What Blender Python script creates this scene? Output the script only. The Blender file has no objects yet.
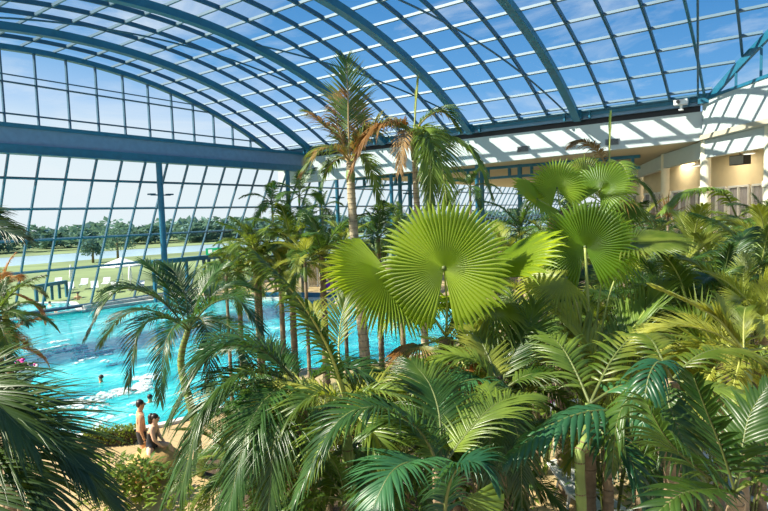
import bpy, math, random
from mathutils import Vector, Matrix
PI = math.pi
SC = bpy.context.scene
COL = SC.collection
V = Vector
rnd = random.Random(7)

# ------------------------------------------------------------------ camera
CAMZ = 6.2
YAW, PITCH, ROLL, FPX = math.radians(53.928), math.radians(4.0873), math.radians(-1.7595), 563.0
_f = V((math.sin(YAW)*math.cos(PITCH), math.cos(YAW)*math.cos(PITCH), -math.sin(PITCH)))
_r = V((math.cos(YAW), -math.sin(YAW), 0))
_u = _r.cross(_f)
_c, _s = math.cos(ROLL), math.sin(ROLL)
RT, UP, FW = _c*_r + _s*_u, -_s*_r + _c*_u, _f
EYE = V((0, 0, CAMZ))
cam = bpy.data.cameras.new('camera')
cam.sensor_width = 36.0
cam.lens = 36.0*FPX/768.0
cam.clip_start, cam.clip_end = 0.05, 3000
co = bpy.data.objects.new('camera', cam)
COL.objects.link(co)
co.matrix_world = Matrix(((RT.x, UP.x, -FW.x, 0), (RT.y, UP.y, -FW.y, 0), (RT.z, UP.z, -FW.z, CAMZ), (0, 0, 0, 1)))
SC.camera = co

def at(x, y, d):
    """world point seen in the photograph at (x, y), d metres in front of the camera"""
    return EYE + (RT*((x-384)/FPX) + UP*(-(y-255.5)/FPX) + FW)*d

def ground(x, y, z=0.0):
    r = RT*((x-384)/FPX) + UP*(-(y-255.5)/FPX) + FW
    return EYE + r*((z-CAMZ)/r.z)

# ------------------------------------------------------------------ materials
def new_mat(name):
    m = bpy.data.materials.new(name); m.use_nodes = True
    nt = m.node_tree; nt.nodes.clear()
    out = nt.nodes.new('ShaderNodeOutputMaterial')
    return m, nt, out

def N(nt, t, **kw):
    n = nt.nodes.new(t)
    for k, v in kw.items():
        if k.startswith('i_'):
            key = k[2:]
            n.inputs[int(key) if key.isdigit() else key.replace('_', ' ')].default_value = v
        else:
            setattr(n, k, v)
    return n

def ramp(nt, stops, fac=None, interp='LINEAR'):
    r = nt.nodes.new('ShaderNodeValToRGB'); cr = r.color_ramp; cr.interpolation = interp
    while len(cr.elements) < len(stops): cr.elements.new(0.5)
    for e, (p, c) in zip(cr.elements, stops):
        e.position = p; e.color = (c[0], c[1], c[2], 1)
    if fac is not None: nt.links.new(fac, r.inputs[0])
    return r

def paint(name, c, rough=0.5, var=0.12, scale=3.0, bump=0.0, metal=0.0, spec=0.5):
    m, nt, out = new_mat(name)
    tc = N(nt, 'ShaderNodeTexCoord')
    no = N(nt, 'ShaderNodeTexNoise', i_Scale=scale, i_Detail=5.0)
    nt.links.new(tc.outputs['Object'], no.inputs['Vector'])
    lo = [max(0, v*(1-var)) for v in c]; hi = [min(1, v*(1+var)) for v in c]
    r = ramp(nt, [(0.3, lo), (0.7, hi)], no.outputs['Fac'])
    b = N(nt, 'ShaderNodeBsdfPrincipled', i_Roughness=rough, i_Metallic=metal)
    b.inputs['Specular IOR Level'].default_value = spec
    nt.links.new(r.outputs['Color'], b.inputs['Base Color'])
    if bump:
        bp = N(nt, 'ShaderNodeBump', i_Strength=bump, i_Distance=0.05)
        nt.links.new(no.outputs['Fac'], bp.inputs['Height']); nt.links.new(bp.outputs['Normal'], b.inputs['Normal'])
    nt.links.new(b.outputs[0], out.inputs[0])
    return m

def leaf_mat(name, dark, light, trans, tmix=0.35, rough=0.35, dry=None, dry_at=0.62, coat=0.5, scale=2.2):
    """green blade: gloss over diffuse and transmitted light, hue wandering over the plant and from plant to plant"""
    m, nt, out = new_mat(name)
    tc = N(nt, 'ShaderNodeTexCoord'); oi = N(nt, 'ShaderNodeObjectInfo')
    no = N(nt, 'ShaderNodeTexNoise', i_Scale=scale, i_Detail=4.0)
    nt.links.new(tc.outputs['Object'], no.inputs['Vector'])
    ad = N(nt, 'ShaderNodeMath', operation='MULTIPLY_ADD'); ad.inputs[1].default_value = 0.45; ad.inputs[2].default_value = -0.22
    nt.links.new(oi.outputs['Random'], ad.inputs[0])
    s = N(nt, 'ShaderNodeMath', operation='ADD')
    nt.links.new(no.outputs['Fac'], s.inputs[0]); nt.links.new(ad.outputs[0], s.inputs[1])
    mid = [(a+b)/2 for a, b in zip(dark, light)]
    st = [(0.22, dark), (0.5, mid), (0.74, light)]
    if dry: st = [(0.2, dark), (dry_at-0.12, light), (dry_at, dry), (0.85, [v*0.55 for v in dry])]
    r = ramp(nt, st, s.outputs[0])
    t = ramp(nt, [(0.25, [v*0.7 for v in trans]), (0.75, trans)] if not dry else [(0.3, trans), (dry_at, dry)], s.outputs[0])
    b = N(nt, 'ShaderNodeBsdfPrincipled', i_Roughness=rough)
    b.inputs['Specular IOR Level'].default_value = coat
    nt.links.new(r.outputs['Color'], b.inputs['Base Color'])
    tr = N(nt, 'ShaderNodeBsdfTranslucent')
    nt.links.new(t.outputs['Color'], tr.inputs['Color'])
    mx = N(nt, 'ShaderNodeMixShader'); mx.inputs[0].default_value = tmix
    nt.links.new(b.outputs[0], mx.inputs[1]); nt.links.new(tr.outputs[0], mx.inputs[2])
    nt.links.new(mx.outputs[0], out.inputs[0])
    return m

def glass_mat(name, tint, gloss=0.05):
    m, nt, out = new_mat(name)
    t = N(nt, 'ShaderNodeBsdfTransparent'); t.inputs[0].default_value = (*tint, 1)
    g = N(nt, 'ShaderNodeBsdfGlossy', i_Roughness=0.02)
    lw = N(nt, 'ShaderNodeLayerWeight', i_Blend=0.12)
    mu = N(nt, 'ShaderNodeMath', operation='MULTIPLY'); mu.inputs[1].default_value = gloss*6
    nt.links.new(lw.outputs['Fresnel'], mu.inputs[0])
    mx = N(nt, 'ShaderNodeMixShader')
    nt.links.new(mu.outputs[0], mx.inputs[0]); nt.links.new(t.outputs[0], mx.inputs[1]); nt.links.new(g.outputs[0], mx.inputs[2])
    nt.links.new(mx.outputs[0], out.inputs[0])
    return m

M = {}
M['teal'] = paint('teal painted steel', (0.016, 0.140, 0.225), 0.4, 0.12)
M['teal_dark'] = paint('dark teal steel', (0.014, 0.085, 0.145), 0.45, 0.12)
M['mullion'] = paint('dark blue grey mullion', (0.055, 0.125, 0.185), 0.45, 0.08)
M['steel_blue'] = paint('blue grey steel', (0.16, 0.27, 0.40), 0.45, 0.08)
M['purlin'] = paint('pale grey glazing bar', (0.10, 0.17, 0.225), 0.5, 0.06)
M['plaster'] = paint('white plaster', (0.52, 0.56, 0.55), 0.7, 0.03, 1.0)
M['cream'] = paint('cream plaster', (0.80, 0.68, 0.45), 0.75, 0.05, 1.2)
M['column'] = paint('ivory column paint', (0.84, 0.77, 0.58), 0.6, 0.05, 1.5)
M['ceil'] = paint('pale ceiling paint', (0.56, 0.48, 0.34), 0.8, 0.04)
M['white'] = paint('white plastic', (0.85, 0.86, 0.84), 0.35, 0.03)
M['black'] = paint('black plastic', (0.015, 0.016, 0.018), 0.4, 0.2)
M['grey'] = paint('grey metal', (0.30, 0.32, 0.33), 0.4, 0.1)
M['curtain'] = paint('pale curtain', (0.40, 0.39, 0.43), 0.9, 0.1)
M['soil'] = paint('mulch', (0.075, 0.050, 0.026), 0.95, 0.6, 9.0, 0.8)
M['bark'] = paint('grey brown palm bark', (0.26, 0.19, 0.11), 0.85, 0.35, 7.0, 0.5)
M['bark_pale'] = paint('pale tan palm bark', (0.46, 0.36, 0.22), 0.8, 0.3, 5.0, 0.4)
M['scar'] = paint('dark leaf scar', (0.20, 0.14, 0.08), 0.9, 0.3, 6.0)
M['fibre'] = paint('brown palm fibre', (0.22, 0.12, 0.05), 0.95, 0.5, 14.0, 0.9)
M['shaft'] = paint('green crownshaft', (0.20, 0.28, 0.07), 0.45, 0.25, 4.0)
M['rachis'] = paint('yellow green stalk', (0.36, 0.38, 0.09), 0.5, 0.2, 4.0)
M['rachis_dark'] = paint('dark olive stalk', (0.11, 0.14, 0.035), 0.5, 0.2, 4.0)
M['rachis_dry'] = paint('dry stalk', (0.36, 0.24, 0.10), 0.7, 0.2, 4.0)
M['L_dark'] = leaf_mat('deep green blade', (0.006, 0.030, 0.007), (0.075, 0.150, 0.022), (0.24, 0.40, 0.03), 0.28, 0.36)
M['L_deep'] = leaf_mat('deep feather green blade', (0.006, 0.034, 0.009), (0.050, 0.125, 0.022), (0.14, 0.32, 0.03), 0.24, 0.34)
M['L_olive'] = leaf_mat('shade darkened olive blade', (0.010, 0.030, 0.008), (0.050, 0.095, 0.016), (0.12, 0.22, 0.02), 0.18, 0.42)  # olive blade darkened; shade over the near left fronds put into the colour
M['L_mid'] = leaf_mat('mid green blade', (0.016, 0.058, 0.008), (0.190, 0.275, 0.038), (0.48, 0.58, 0.04), 0.34, 0.36)
M['L_yel'] = leaf_mat('yellow green blade', (0.050, 0.110, 0.010), (0.390, 0.410, 0.075), (0.70, 0.70, 0.07), 0.42, 0.36)
M['L_fan'] = leaf_mat('fan palm blade', (0.095, 0.190, 0.010), (0.250, 0.345, 0.028), (0.58, 0.72, 0.03), 0.48, 0.38, scale=1.2)
M['L_blue'] = leaf_mat('blue green blade', (0.011, 0.068, 0.030), (0.052, 0.172, 0.062), (0.15, 0.38, 0.08), 0.3, 0.36)
M['L_dry'] = leaf_mat('green blade going brown', (0.030, 0.090, 0.018), (0.130, 0.190, 0.040), (0.32, 0.42, 0.05), 0.35, 0.5, dry=(0.42, 0.20, 0.05), dry_at=0.55, scale=1.6)
M['L_brown'] = leaf_mat('dry brown blade', (0.24, 0.13, 0.04), (0.46, 0.27, 0.10), (0.5, 0.26, 0.06), 0.3, 0.7)
M['L_shrub'] = leaf_mat('shrub leaf', (0.030, 0.100, 0.012), (0.220, 0.330, 0.040), (0.50, 0.62, 0.04), 0.36, 0.4, scale=4.0)
M['skin'] = paint('skin', (0.62, 0.33, 0.18), 0.5, 0.08, 6.0)
M['skin_pale'] = paint('paler skin', (0.74, 0.44, 0.29), 0.5, 0.06, 6.0)
M['hair'] = paint('dark brown hair', (0.022, 0.013, 0.009), 0.45, 0.3, 20.0)
M['swim'] = paint('black swimwear', (0.012, 0.014, 0.022), 0.55, 0.2)
M['rock'] = paint('ochre stone', (0.50, 0.33, 0.12), 0.85, 0.35, 4.0, 0.6)
M['pink'] = paint('pink petals', (0.80, 0.06, 0.36), 0.6, 0.25, 9.0)
M['purple'] = paint('purple cloth', (0.36, 0.06, 0.55), 0.8, 0.2, 6.0)
M['pot'] = paint('pale grey stone', (0.60, 0.60, 0.56), 0.7, 0.2, 5.0, 0.3)
M['sling'] = paint('pale grey sling fabric', (0.50, 0.53, 0.50), 0.8, 0.08, 12.0)
M['sign'] = None

def emis(name, c, s):
    m, nt, out = new_mat(name)
    e = N(nt, 'ShaderNodeEmission', i_Strength=s); e.inputs[0].default_value = (*c, 1)
    nt.links.new(e.outputs[0], out.inputs[0]); return m
M['sign'] = emis('lit green exit sign', (0.02, 0.55, 0.22), 0.8)
M['sign_white'] = emis('lit white pictogram', (0.9, 1.0, 0.92), 0.9)
M['lamp'] = emis('lamp diffuser', (1.0, 0.9, 0.72), 2.0)
M['roof_glass'] = glass_mat('roof glass', (0.86, 0.94, 0.99), 0.04)
M['glass'] = glass_mat('facade glass', (0.90, 0.96, 0.98), 0.05)

# floor: warm sandstone slabs
def mk_floor():
    m, nt, out = new_mat('sandstone paving')
    tc = N(nt, 'ShaderNodeTexCoord')
    br = N(nt, 'ShaderNodeTexBrick', i_Scale=1.0)
    br.inputs['Color1'].default_value = (0.52, 0.38, 0.19, 1); br.inputs['Color2'].default_value = (0.45, 0.33, 0.165, 1)
    br.inputs['Mortar'].default_value = (0.30, 0.22, 0.12, 1); br.inputs['Mortar Size'].default_value = 0.012
    br.inputs['Brick Width'].default_value = 0.6; br.inputs['Row Height'].default_value = 0.6
    nt.links.new(tc.outputs['Object'], br.inputs['Vector'])
    b = N(nt, 'ShaderNodeBsdfPrincipled', i_Roughness=0.55)
    nt.links.new(br.outputs['Color'], b.inputs['Base Color']); nt.links.new(b.outputs[0], out.inputs[0])
    return m
M['floor'] = mk_floor()

def mk_water():
    m, nt, out = new_mat('pool water')
    tc = N(nt, 'ShaderNodeTexCoord')
    mp = N(nt, 'ShaderNodeMapping'); mp.inputs['Rotation'].default_value = (0, 0, 0.9); mp.inputs['Scale'].default_value = (0.45, 1.0, 1)
    nt.links.new(tc.outputs['Object'], mp.inputs['Vector'])
    n1 = N(nt, 'ShaderNodeTexNoise', i_Scale=0.55, i_Detail=6.0, i_Roughness=0.6, i_Distortion=0.8)
    nt.links.new(mp.outputs[0], n1.inputs['Vector'])
    n3 = N(nt, 'ShaderNodeTexNoise', i_Scale=3.4, i_Detail=4.0, i_Roughness=0.65, i_Distortion=0.6)
    nt.links.new(mp.outputs[0], n3.inputs['Vector'])
    sm = N(nt, 'ShaderNodeMath', operation='MULTIPLY_ADD'); sm.inputs[1].default_value = 0.45
    nt.links.new(n3.outputs['Fac'], sm.inputs[0])
    sc_ = N(nt, 'ShaderNodeMath', operation='MULTIPLY'); sc_.inputs[1].default_value = 0.55
    nt.links.new(n1.outputs['Fac'], sc_.inputs[0]); nt.links.new(sc_.outputs[0], sm.inputs[2])
    r = ramp(nt, [(0.36, (0.006, 0.27, 0.34)), (0.46, (0.012, 0.42, 0.46)), (0.56, (0.06, 0.55, 0.56)), (0.67, (0.52, 0.80, 0.80))], sm.outputs[0])
    b = N(nt, 'ShaderNodeBsdfPrincipled', i_Roughness=0.12)
    b.subsurface_method = 'BURLEY'; b.inputs['Specular IOR Level'].default_value = 0.28
    b.inputs['Subsurface Weight'].default_value = 1.0; b.inputs['Subsurface Radius'].default_value = (0.6, 2.5, 2.5); b.inputs['Subsurface Scale'].default_value = 2.0
    nt.links.new(r.outputs['Color'], b.inputs['Base Color'])
    n2 = N(nt, 'ShaderNodeTexNoise', i_Scale=2.6, i_Detail=3.0)
    nt.links.new(mp.outputs[0], n2.inputs['Vector'])
    bp = N(nt, 'ShaderNodeBump', i_Strength=0.35, i_Distance=0.12)
    nt.links.new(n2.outputs['Fac'], bp.inputs['Height']); nt.links.new(bp.outputs['Normal'], b.inputs['Normal'])
    nt.links.new(b.outputs[0], out.inputs[0])
    return m
M['water'] = mk_water()
def mk_foam():
    m, nt, out = new_mat('white churned foam')
    tc = N(nt, 'ShaderNodeTexCoord'); no = N(nt, 'ShaderNodeTexNoise', i_Scale=3.2, i_Detail=6.0, i_Roughness=0.7, i_Distortion=1.2)
    nt.links.new(tc.outputs['Object'], no.inputs['Vector'])
    r = ramp(nt, [(0.44, (0, 0, 0)), (0.60, (0.9, 0.9, 0.9))], no.outputs['Fac'])
    d = N(nt, 'ShaderNodeBsdfDiffuse'); d.inputs[0].default_value = (0.78, 0.88, 0.88, 1)
    t = N(nt, 'ShaderNodeBsdfTransparent'); mx = N(nt, 'ShaderNodeMixShader')
    nt.links.new(r.outputs[0], mx.inputs[0]); nt.links.new(t.outputs[0], mx.inputs[1]); nt.links.new(d.outputs[0], mx.inputs[2]); nt.links.new(mx.outputs[0], out.inputs[0])
    return m
M['foam'] = mk_foam()
M['lawn'] = paint('lawn', (0.20, 0.25, 0.10), 0.9, 0.35, 0.06)
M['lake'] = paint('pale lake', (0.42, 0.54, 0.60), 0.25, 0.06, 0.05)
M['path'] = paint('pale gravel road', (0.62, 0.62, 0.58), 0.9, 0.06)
M['wood_tree'] = leaf_mat('far woodland leaves', (0.15, 0.28, 0.28), (0.24, 0.36, 0.29), (0.20, 0.32, 0.20), 0.3, 0.8, coat=0.1, scale=0.3)  # distance haze mixed into the leaf colour as pale blue green
M['parasol'] = paint('off white parasol cloth', (0.86, 0.84, 0.78), 0.8, 0.04)

# ------------------------------------------------------------------ mesh helper
class MB:
    def __init__(self): self.v = []; self.f = []; self.mi = []
    def add(self, vs, fs, mi=0):
        o = len(self.v); self.v += [tuple(p) for p in vs]
        for f in fs: self.f.append(tuple(i+o for i in f)); self.mi.append(mi)
    def box(self, lo, hi, mi=0):
        x0, y0, z0 = lo; x1, y1, z1 = hi
        self.add([(x0,y0,z0),(x1,y0,z0),(x1,y1,z0),(x0,y1,z0),(x0,y0,z1),(x1,y0,z1),(x1,y1,z1),(x0,y1,z1)],
                 [(0,3,2,1),(4,5,6,7),(0,1,5,4),(1,2,6,5),(2,3,7,6),(3,0,4,7)], mi)
    def bar(self, a, b, w, h, up=(0,0,1), mi=0):
        """rectangular bar from a to b, w across, h along 'up'"""
        a, b, up = V(a), V(b), V(up); t = (b-a).normalized()
        s = t.cross(up)
        if s.length < 1e-4: s = t.cross(V((1,0,0)))
        s.normalize(); n = s.cross(t)
        s *= w/2; n *= h/2
        self.add([a-s-n, a+s-n, a+s+n, a-s+n, b-s-n, b+s-n, b+s+n, b-s+n],
                 [(0,1,2,3),(7,6,5,4),(0,4,5,1),(1,5,6,2),(2,6,7,3),(3,7,4,0)], mi)
    def tube(self, pts, rad, k=8, mi=0, cap=True):
        pts = [V(p) for p in pts]; n = len(pts)
        if not hasattr(rad, '__len__'): rad = [rad]*n
        vs = []; prev = None
        for i, p in enumerate(pts):
            t = (pts[min(i+1, n-1)]-pts[max(i-1, 0)]).normalized()
            if prev is None:
                a = t.cross(V((0,0,1)))
                if a.length < 0.05: a = t.cross(V((1,0,0)))
            else: a = prev - t*prev.dot(t)
            a.normalize(); prev = a; b = t.cross(a)
            for j in range(k):
                q = 2*PI*j/k; vs.append(p + (a*math.cos(q)+b*math.sin(q))*rad[i])
        fs = [(i*k+j, i*k+(j+1)%k, (i+1)*k+(j+1)%k, (i+1)*k+j) for i in range(n-1) for j in range(k)]
        if cap: fs += [tuple(range(k-1,-1,-1)), tuple((n-1)*k+j for j in range(k))]
        self.add(vs, fs, mi)
    def lathe(self, prof, c=(0,0,0), k=20, mi=0, sx=1, sy=1):
        cx, cy, cz = c; n = len(prof)
        vs = [(cx+r*sx*math.cos(2*PI*j/k), cy+r*sy*math.sin(2*PI*j/k), cz+z) for r, z in prof for j in range(k)]
        fs = [(i*k+j, i*k+(j+1)%k, (i+1)*k+(j+1)%k, (i+1)*k+j) for i in range(n-1) for j in range(k)]
        fs += [tuple(range(k-1,-1,-1)), tuple((n-1)*k+j for j in range(k))]
        self.add(vs, fs, mi)
    def blob(self, c, r, k=10, mi=0, jit=0.0, seed=0):
        R = random.Random(seed); cx, cy, cz = c
        if not hasattr(r, '__len__'): r = (r, r, r)
        m = max(4, k//2); vs = [(cx, cy, cz-r[2])]
        for i in range(1, m):
            a = -PI/2+PI*i/m
            for j in range(k):
                q = 2*PI*j/k; w = 1+R.uniform(-jit, jit)
                vs.append((cx+r[0]*w*math.cos(a)*math.cos(q), cy+r[1]*w*math.cos(a)*math.sin(q), cz+r[2]*w*math.sin(a)))
        vs.append((cx, cy, cz+r[2])); e = len(vs)-1
        fs = [(0, 1+(j+1)%k, 1+j) for j in range(k)]
        for i in range(m-2):
            fs += [(1+i*k+j, 1+i*k+(j+1)%k, 1+(i+1)*k+(j+1)%k, 1+(i+1)*k+j) for j in range(k)]
        fs += [(1+(m-2)*k+j, 1+(m-2)*k+(j+1)%k, e) for j in range(k)]
        self.add(vs, fs, mi)
    def mesh(self, name, mats, smooth=False):
        me = bpy.data.meshes.new(name)
        me.from_pydata(self.v, [], self.f)
        for m in (mats if isinstance(mats, (list, tuple)) else [mats]): me.materials.append(m)
        me.polygons.foreach_set('material_index', self.mi)
        if smooth: me.polygons.foreach_set('use_smooth', [True]*len(self.f))
        me.update(); return me
    def build(self, name, mats, parent=None, smooth=False, loc=None):
        o = bpy.data.objects.new(name, self.mesh(name, mats, smooth)); COL.objects.link(o)
        if parent: o.parent = parent
        if loc is not None: o.location = loc
        return o

def tag(o, label=None, cat=None, group=None, kind=None):
    if label: o['label'] = label
    if cat: o['category'] = cat
    if group: o['group'] = group
    if kind: o['kind'] = kind
    return o
def empty(name, loc, label, cat, group=None, rz=0.0):
    o = bpy.data.objects.new(name, None); COL.objects.link(o); o.location = loc; o.rotation_euler = (0, 0, rz)
    o.empty_display_size = 0.2
    return tag(o, label, cat, group)
def struct(o, label=None): return tag(o, label, kind='structure')
def part(mesh, name, parent, loc=(0,0,0), rot=(0,0,0), sc=1.0):
    o = bpy.data.objects.new(name, mesh); COL.objects.link(o); o.parent = parent
    o.location = loc; o.rotation_euler = rot; o.scale = (sc, sc, sc) if not hasattr(sc, '__len__') else sc
    return o
# ------------------------------------------------------------------ the hall
ACX, ACZ, AR = 17.73, -22.36, 39.74
def arc(a, dr=0.0):
    a = math.radians(a); return ACX+(AR+dr)*math.sin(a), ACZ+(AR+dr)*math.cos(a)
def arc_x(x, dr=0.0): return math.degrees(math.asin((x-ACX)/(AR+dr)))
A_L, A_R = arc_x(1.5), 29.75
RIBS = [34.8, 26.9, 19.1, 11.4, 4.2]
YG = 39.5
WD = V((0.819, 0.574, 0)); WN = V((0.574, -0.819, 0)); WP = V((37.55, 4.35, 0))
def wall_y(x): return WP.y + (x-WP.x)*WD.y/WD.x
def ray(x, y): return RT*((x-384)/FPX) + UP*(-(y-255.5)/FPX) + FW
def onY(x, y, Y): r = ray(x, y); return EYE + r*(Y/r.y)
def onX(x, y, X): r = ray(x, y); return EYE + r*(X/r.x)

def sweep(mb, y0, y1, dr0, dr1, a0, a1, n=40, mi=0):
    """arched solid between two planes y0, y1, from radius offset dr0 to dr1"""
    vs = []
    for i in range(n+1):
        a = a0+(a1-a0)*i/n
        xa, za = arc(a, dr0); xb, zb = arc(a, dr1)
        vs += [(xa,y0,za),(xa,y1,za),(xb,y1,zb),(xb,y0,zb)]
    fs = []
    for i in range(n):
        o = i*4; p = o+4
        fs += [(o,o+1,p+1,p),(o+1,o+2,p+2,p+1),(o+2,o+3,p+3,p+2),(o+3,o,p,p+3)]
    fs += [(3,2,1,0), (n*4,n*4+1,n*4+2,n*4+3)]
    mb.add(vs, fs, mi)

# main ribs
for i, y in enumerate(RIBS):
    m = MB(); w = 0.17 if i < 4 else 0.06
    sweep(m, y-w, y+w, -0.30 if i < 4 else -0.05, 0.12, A_L, A_R)
    if i < 4: sweep(m, y-w-0.06, y+w+0.06, -0.34, -0.28, A_L, A_R)
    struct(m.build('roof_beam', [M['teal']]), 'curved blue main rib of the glass roof')
# bays
PA = [3.3-2.8*k for k in range(9, 0, -1)] + [3.3+2.8*k for k in range(0, 10)]
edges = [YG]+RIBS+[-3.6]
for b in range(len(edges)-1):
    y1, y0 = edges[b], edges[b+1]
    last = b == len(edges)-2
    g = MB(); n = 48
    for i in range(n):
        a0 = A_L+(A_R-A_L)*i/n; a1 = A_L+(A_R-A_L)*(i+1)/n
        xa, za = arc(a0, 0.34); xb, zb = arc(a1, 0.34)
        ya = yb = y0
        if last:
            ya, yb = max(y0, wall_y(xa)), max(y0, wall_y(xb))
            if ya >= y1-0.02 or yb >= y1-0.02: continue
        g.add([(xa,y1,za),(xb,y1,zb),(xb,yb,zb),(xa,ya,za)], [(0,1,2,3)])
    win = struct(g.build('window_%d' % (b+3), [M['roof_glass']], smooth=True), 'bay of blue tinted glass in the curved roof')
    p = MB()
    for a in PA:
        x, z = arc(a, 0.16)
        ye = y0
        if last: ye = max(y0, wall_y(x))
        if ye > y1-0.3: continue
        if a < A_L or a > A_R-0.4: continue
        nrm = (math.sin(math.radians(a)), 0, math.cos(math.radians(a)))
        p.bar((x, y1, z), (x, ye, z), 0.10, 0.15, nrm)
    p.build('glazing_bar', [M['purlin']], win)
    s = MB()
    for k in range(1, 4):
        y = y1+(y0-y1)*k/4
        if b == 0: y = y1-2.35*k+0.6
        if b == 0 and k == 3: break
        aR = A_R
        if last: aR = min(A_R, arc_x(min(37.4, WP.x+(y-WP.y)*WD.x/WD.y)))
        sweep(s, y-0.055, y+0.055, 0.06, 0.30, A_L, aR)
    s.build('glazing_rib', [M['teal_dark']], win)
# bracing rods under the roof
def rod(x0, y0, x1, y1):
    m = MB(); pts = []
    for i in range(25):
        t = i/24; x = x0+(x1-x0)*t
        a = arc_x(x); xx, zz = arc(a, -0.12); pts.append((xx, y0+(y1-y0)*t, zz))
    m.tube(pts, 0.055, 6)
    tag(m.build('bracing_rod', [M['teal_dark']]), kind='structure', label='thin steel bracing rod under the glass roof')
rod(36.9, 11.9, 10.0, 20.2)
rod(36.9, 4.5, 24.0, 3.0)
rod(34.5, 27.2, 9.0, 34.2)
rod(35.5, 19.4, 24.0, 26.6)

# gable end: tie beam and lunette
m = MB()
m.box((1.5, 35.75, 10.40), (37.7, 36.45, 10.86)); m.box((1.5, 35.8, 11.82), (37.7, 36.4, 12.06)); m.box((1.5, 35.70, 10.34), (37.7, 36.5, 10.42))
bm_ = struct(m.build('beam_gable', [M['teal']]), 'deep blue steel tie beam across the gable end')
m = MB(); m.box((1.5, 35.95, 10.86), (37.7, 36.25, 11.82)); m.build('web_plate', [M['steel_blue']], bm_)
m = MB()
for k in range(21):
    x = 2.2+1.75*k
    m.box((x-0.05, 35.72, 10.88), (x+0.05, 35.95, 11.8))
g = MB(); n = 40
for i in range(n):
    a0 = A_L+(A_R-A_L)*i/n; a1 = A_L+(A_R-A_L)*(i+1)/n
    xa, za = arc(a0, 0.2); xb, zb = arc(a1, 0.2)
    g.add([(xa,YG,11.9),(xb,YG,11.9),(xb,YG,max(zb, 11.92)),(xa,YG,za)], [(0,1,2,3)])
lun = struct(g.build('window_1', [M['glass']]), 'arched gable window above the tie beam')
m = MB()
x = 14.9-1.95*6
while x < 37:
    z = arc(arc_x(x, -0.1), -0.1)[1]
    if z > 12.1 and x > 1.6: m.box((x-0.05, YG-0.12, 11.9), (x+0.05, YG+0.08, z+0.1))
    x += 1.95
def hbar(z, t=0.045, y=YG-0.1, yy=YG+0.05):
    zz = (z-ACZ)/(AR-0.1)
    if zz < 1:
        xr = ACX+(AR-0.1)*math.sqrt(1-zz*zz); m.box((1.6, y, z-t), (min(xr, 37.2), yy, z+t))
hbar(13.2); hbar(15.15); hbar(15.5, 0.035, YG-0.5, YG-0.42)
m.build('window_frame', [M['mullion']], lun)
m = MB(); sweep(m, YG-0.2, YG+0.2, -0.22, 0.12, A_L, 29.6); m.build('arched_frame', [M['teal']], lun)
m = MB(); m.box((1.5, 36.4, 11.85), (37.7, YG+.2, 12.0)); struct(m.build('trim_ledge', [M['teal_dark']]), 'blue ledge behind the tie beam')

# leaning glass facade
def fac(x, z): return (x, 36.35+0.55*(10.4-z), z)
g = MB(); g.add([fac(1.5,0.3), fac(118,0.3), fac(118,10.6), fac(1.5,10.6)], [(0,1,2,3)])
fw = struct(g.build('window_2', [M['glass']]), 'leaning glass facade towards the lawn')
m = MB(); up = V((0, 1, 0.55)).normalized()
x = 1.95
while x < 118:
    m.bar(fac(x, 0.2), fac(x, 10.7), 0.10, 0.16, up); x += 1.69
for z, w in ((0.3, 0.2), (3.2, 0.11), (5.3, 0.11), (7.25, 0.11), (9.05, 0.11), (10.55, 0.14)):
    m.bar(fac(1.5, z), fac(118, z), w, 0.15, up)
m.build('window_frame', [M['mullion']], fw)
m = MB(); m.box((19.9, 41.6, -0.3), (118, 42.3, 0.32)); struct(m.build('trim_plinth', [M['pot']]), 'low stone plinth under the facade')

# gutter along the springing of the vault
m = MB(); m.box((37.25, 4.3, 12.14), (37.75, YG, 12.42))
gut = struct(m.build('beam_gutter', [M['teal']]), 'blue gutter beam at the foot of the roof')
m = MB(); m.tube([(37.22, 4.4, 12.46), (37.22, YG, 12.46)], 0.13, 10); m.build('round_tube', [M['teal_dark']], gut)
m = MB(); m.box((37.38, 4.3, 11.96), (37.66, YG, 12.14)); m.build('lower_flange', [M['steel_blue']], gut)
m = MB(); m.box((37.9, 4.5, 11.55), (38.05, YG, 12.35)); m.build('gap_shade_panel', [M['black']], gut)  # black panel painted in for the shade in the gap above the fascia
for y in RIBS:
    m = MB(); m.box((37.0, y-0.32, 11.98), (37.6, y+0.32, 12.52))
    for s in (-0.8, 0.8): m.box((37.1, y+s-0.05, 11.95), (37.3, y+s+0.05, 12.5))
    m.build('rib_shoe', [M['teal']], gut)

# white fascia of the gallery, its return on the right, gallery ceiling
def fz(y): return 9.97+(9.38-9.97)*(y-4.35)/(36-4.35)
m = MB()
for x, in ((37.62,),):
    ys = [4.35+(YG-4.35)*i/16 for i in range(17)]
    vs = []
    for y in ys: vs += [(37.62,y,fz(y)),(38.1,y,fz(y)),(38.1,y,11.62),(37.62,y,11.62)]
    fs = []
    for i in range(16):
        o, p = 4*i, 4*i+4; fs += [(o,o+1,p+1,p),(o+1,o+2,p+2,p+1),(o+2,o+3,p+3,p+2),(o+3,o,p,p+3)]
    fs += [(3,2,1,0),(64,65,66,67)]
    m.add(vs, fs)
struct(m.build('wall_fascia', [M['plaster']]), 'long white fascia under the gutter')
def WALL(t, off=0.0, z=0.0): p = WP - WD*t + WN*off; return (p.x, p.y, z)
m = MB()
m.add([WALL(0,0,9.97), WALL(14,0,9.97), WALL(14,0.4,9.97), WALL(0,0.4,9.97), WALL(0,0,12.2), WALL(14,0,12.2), WALL(14,0.4,12.2), WALL(0,0.4,12.2)],
      [(0,1,2,3),(7,6,5,4),(0,4,5,1),(1,5,6,2),(2,6,7,3),(3,7,4,0)])
struct(m.build('wall_right', [M['plaster']]), 'white fascia turning towards the viewer')
g = MB(); m = MB(); e = MB(); pr = None
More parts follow.
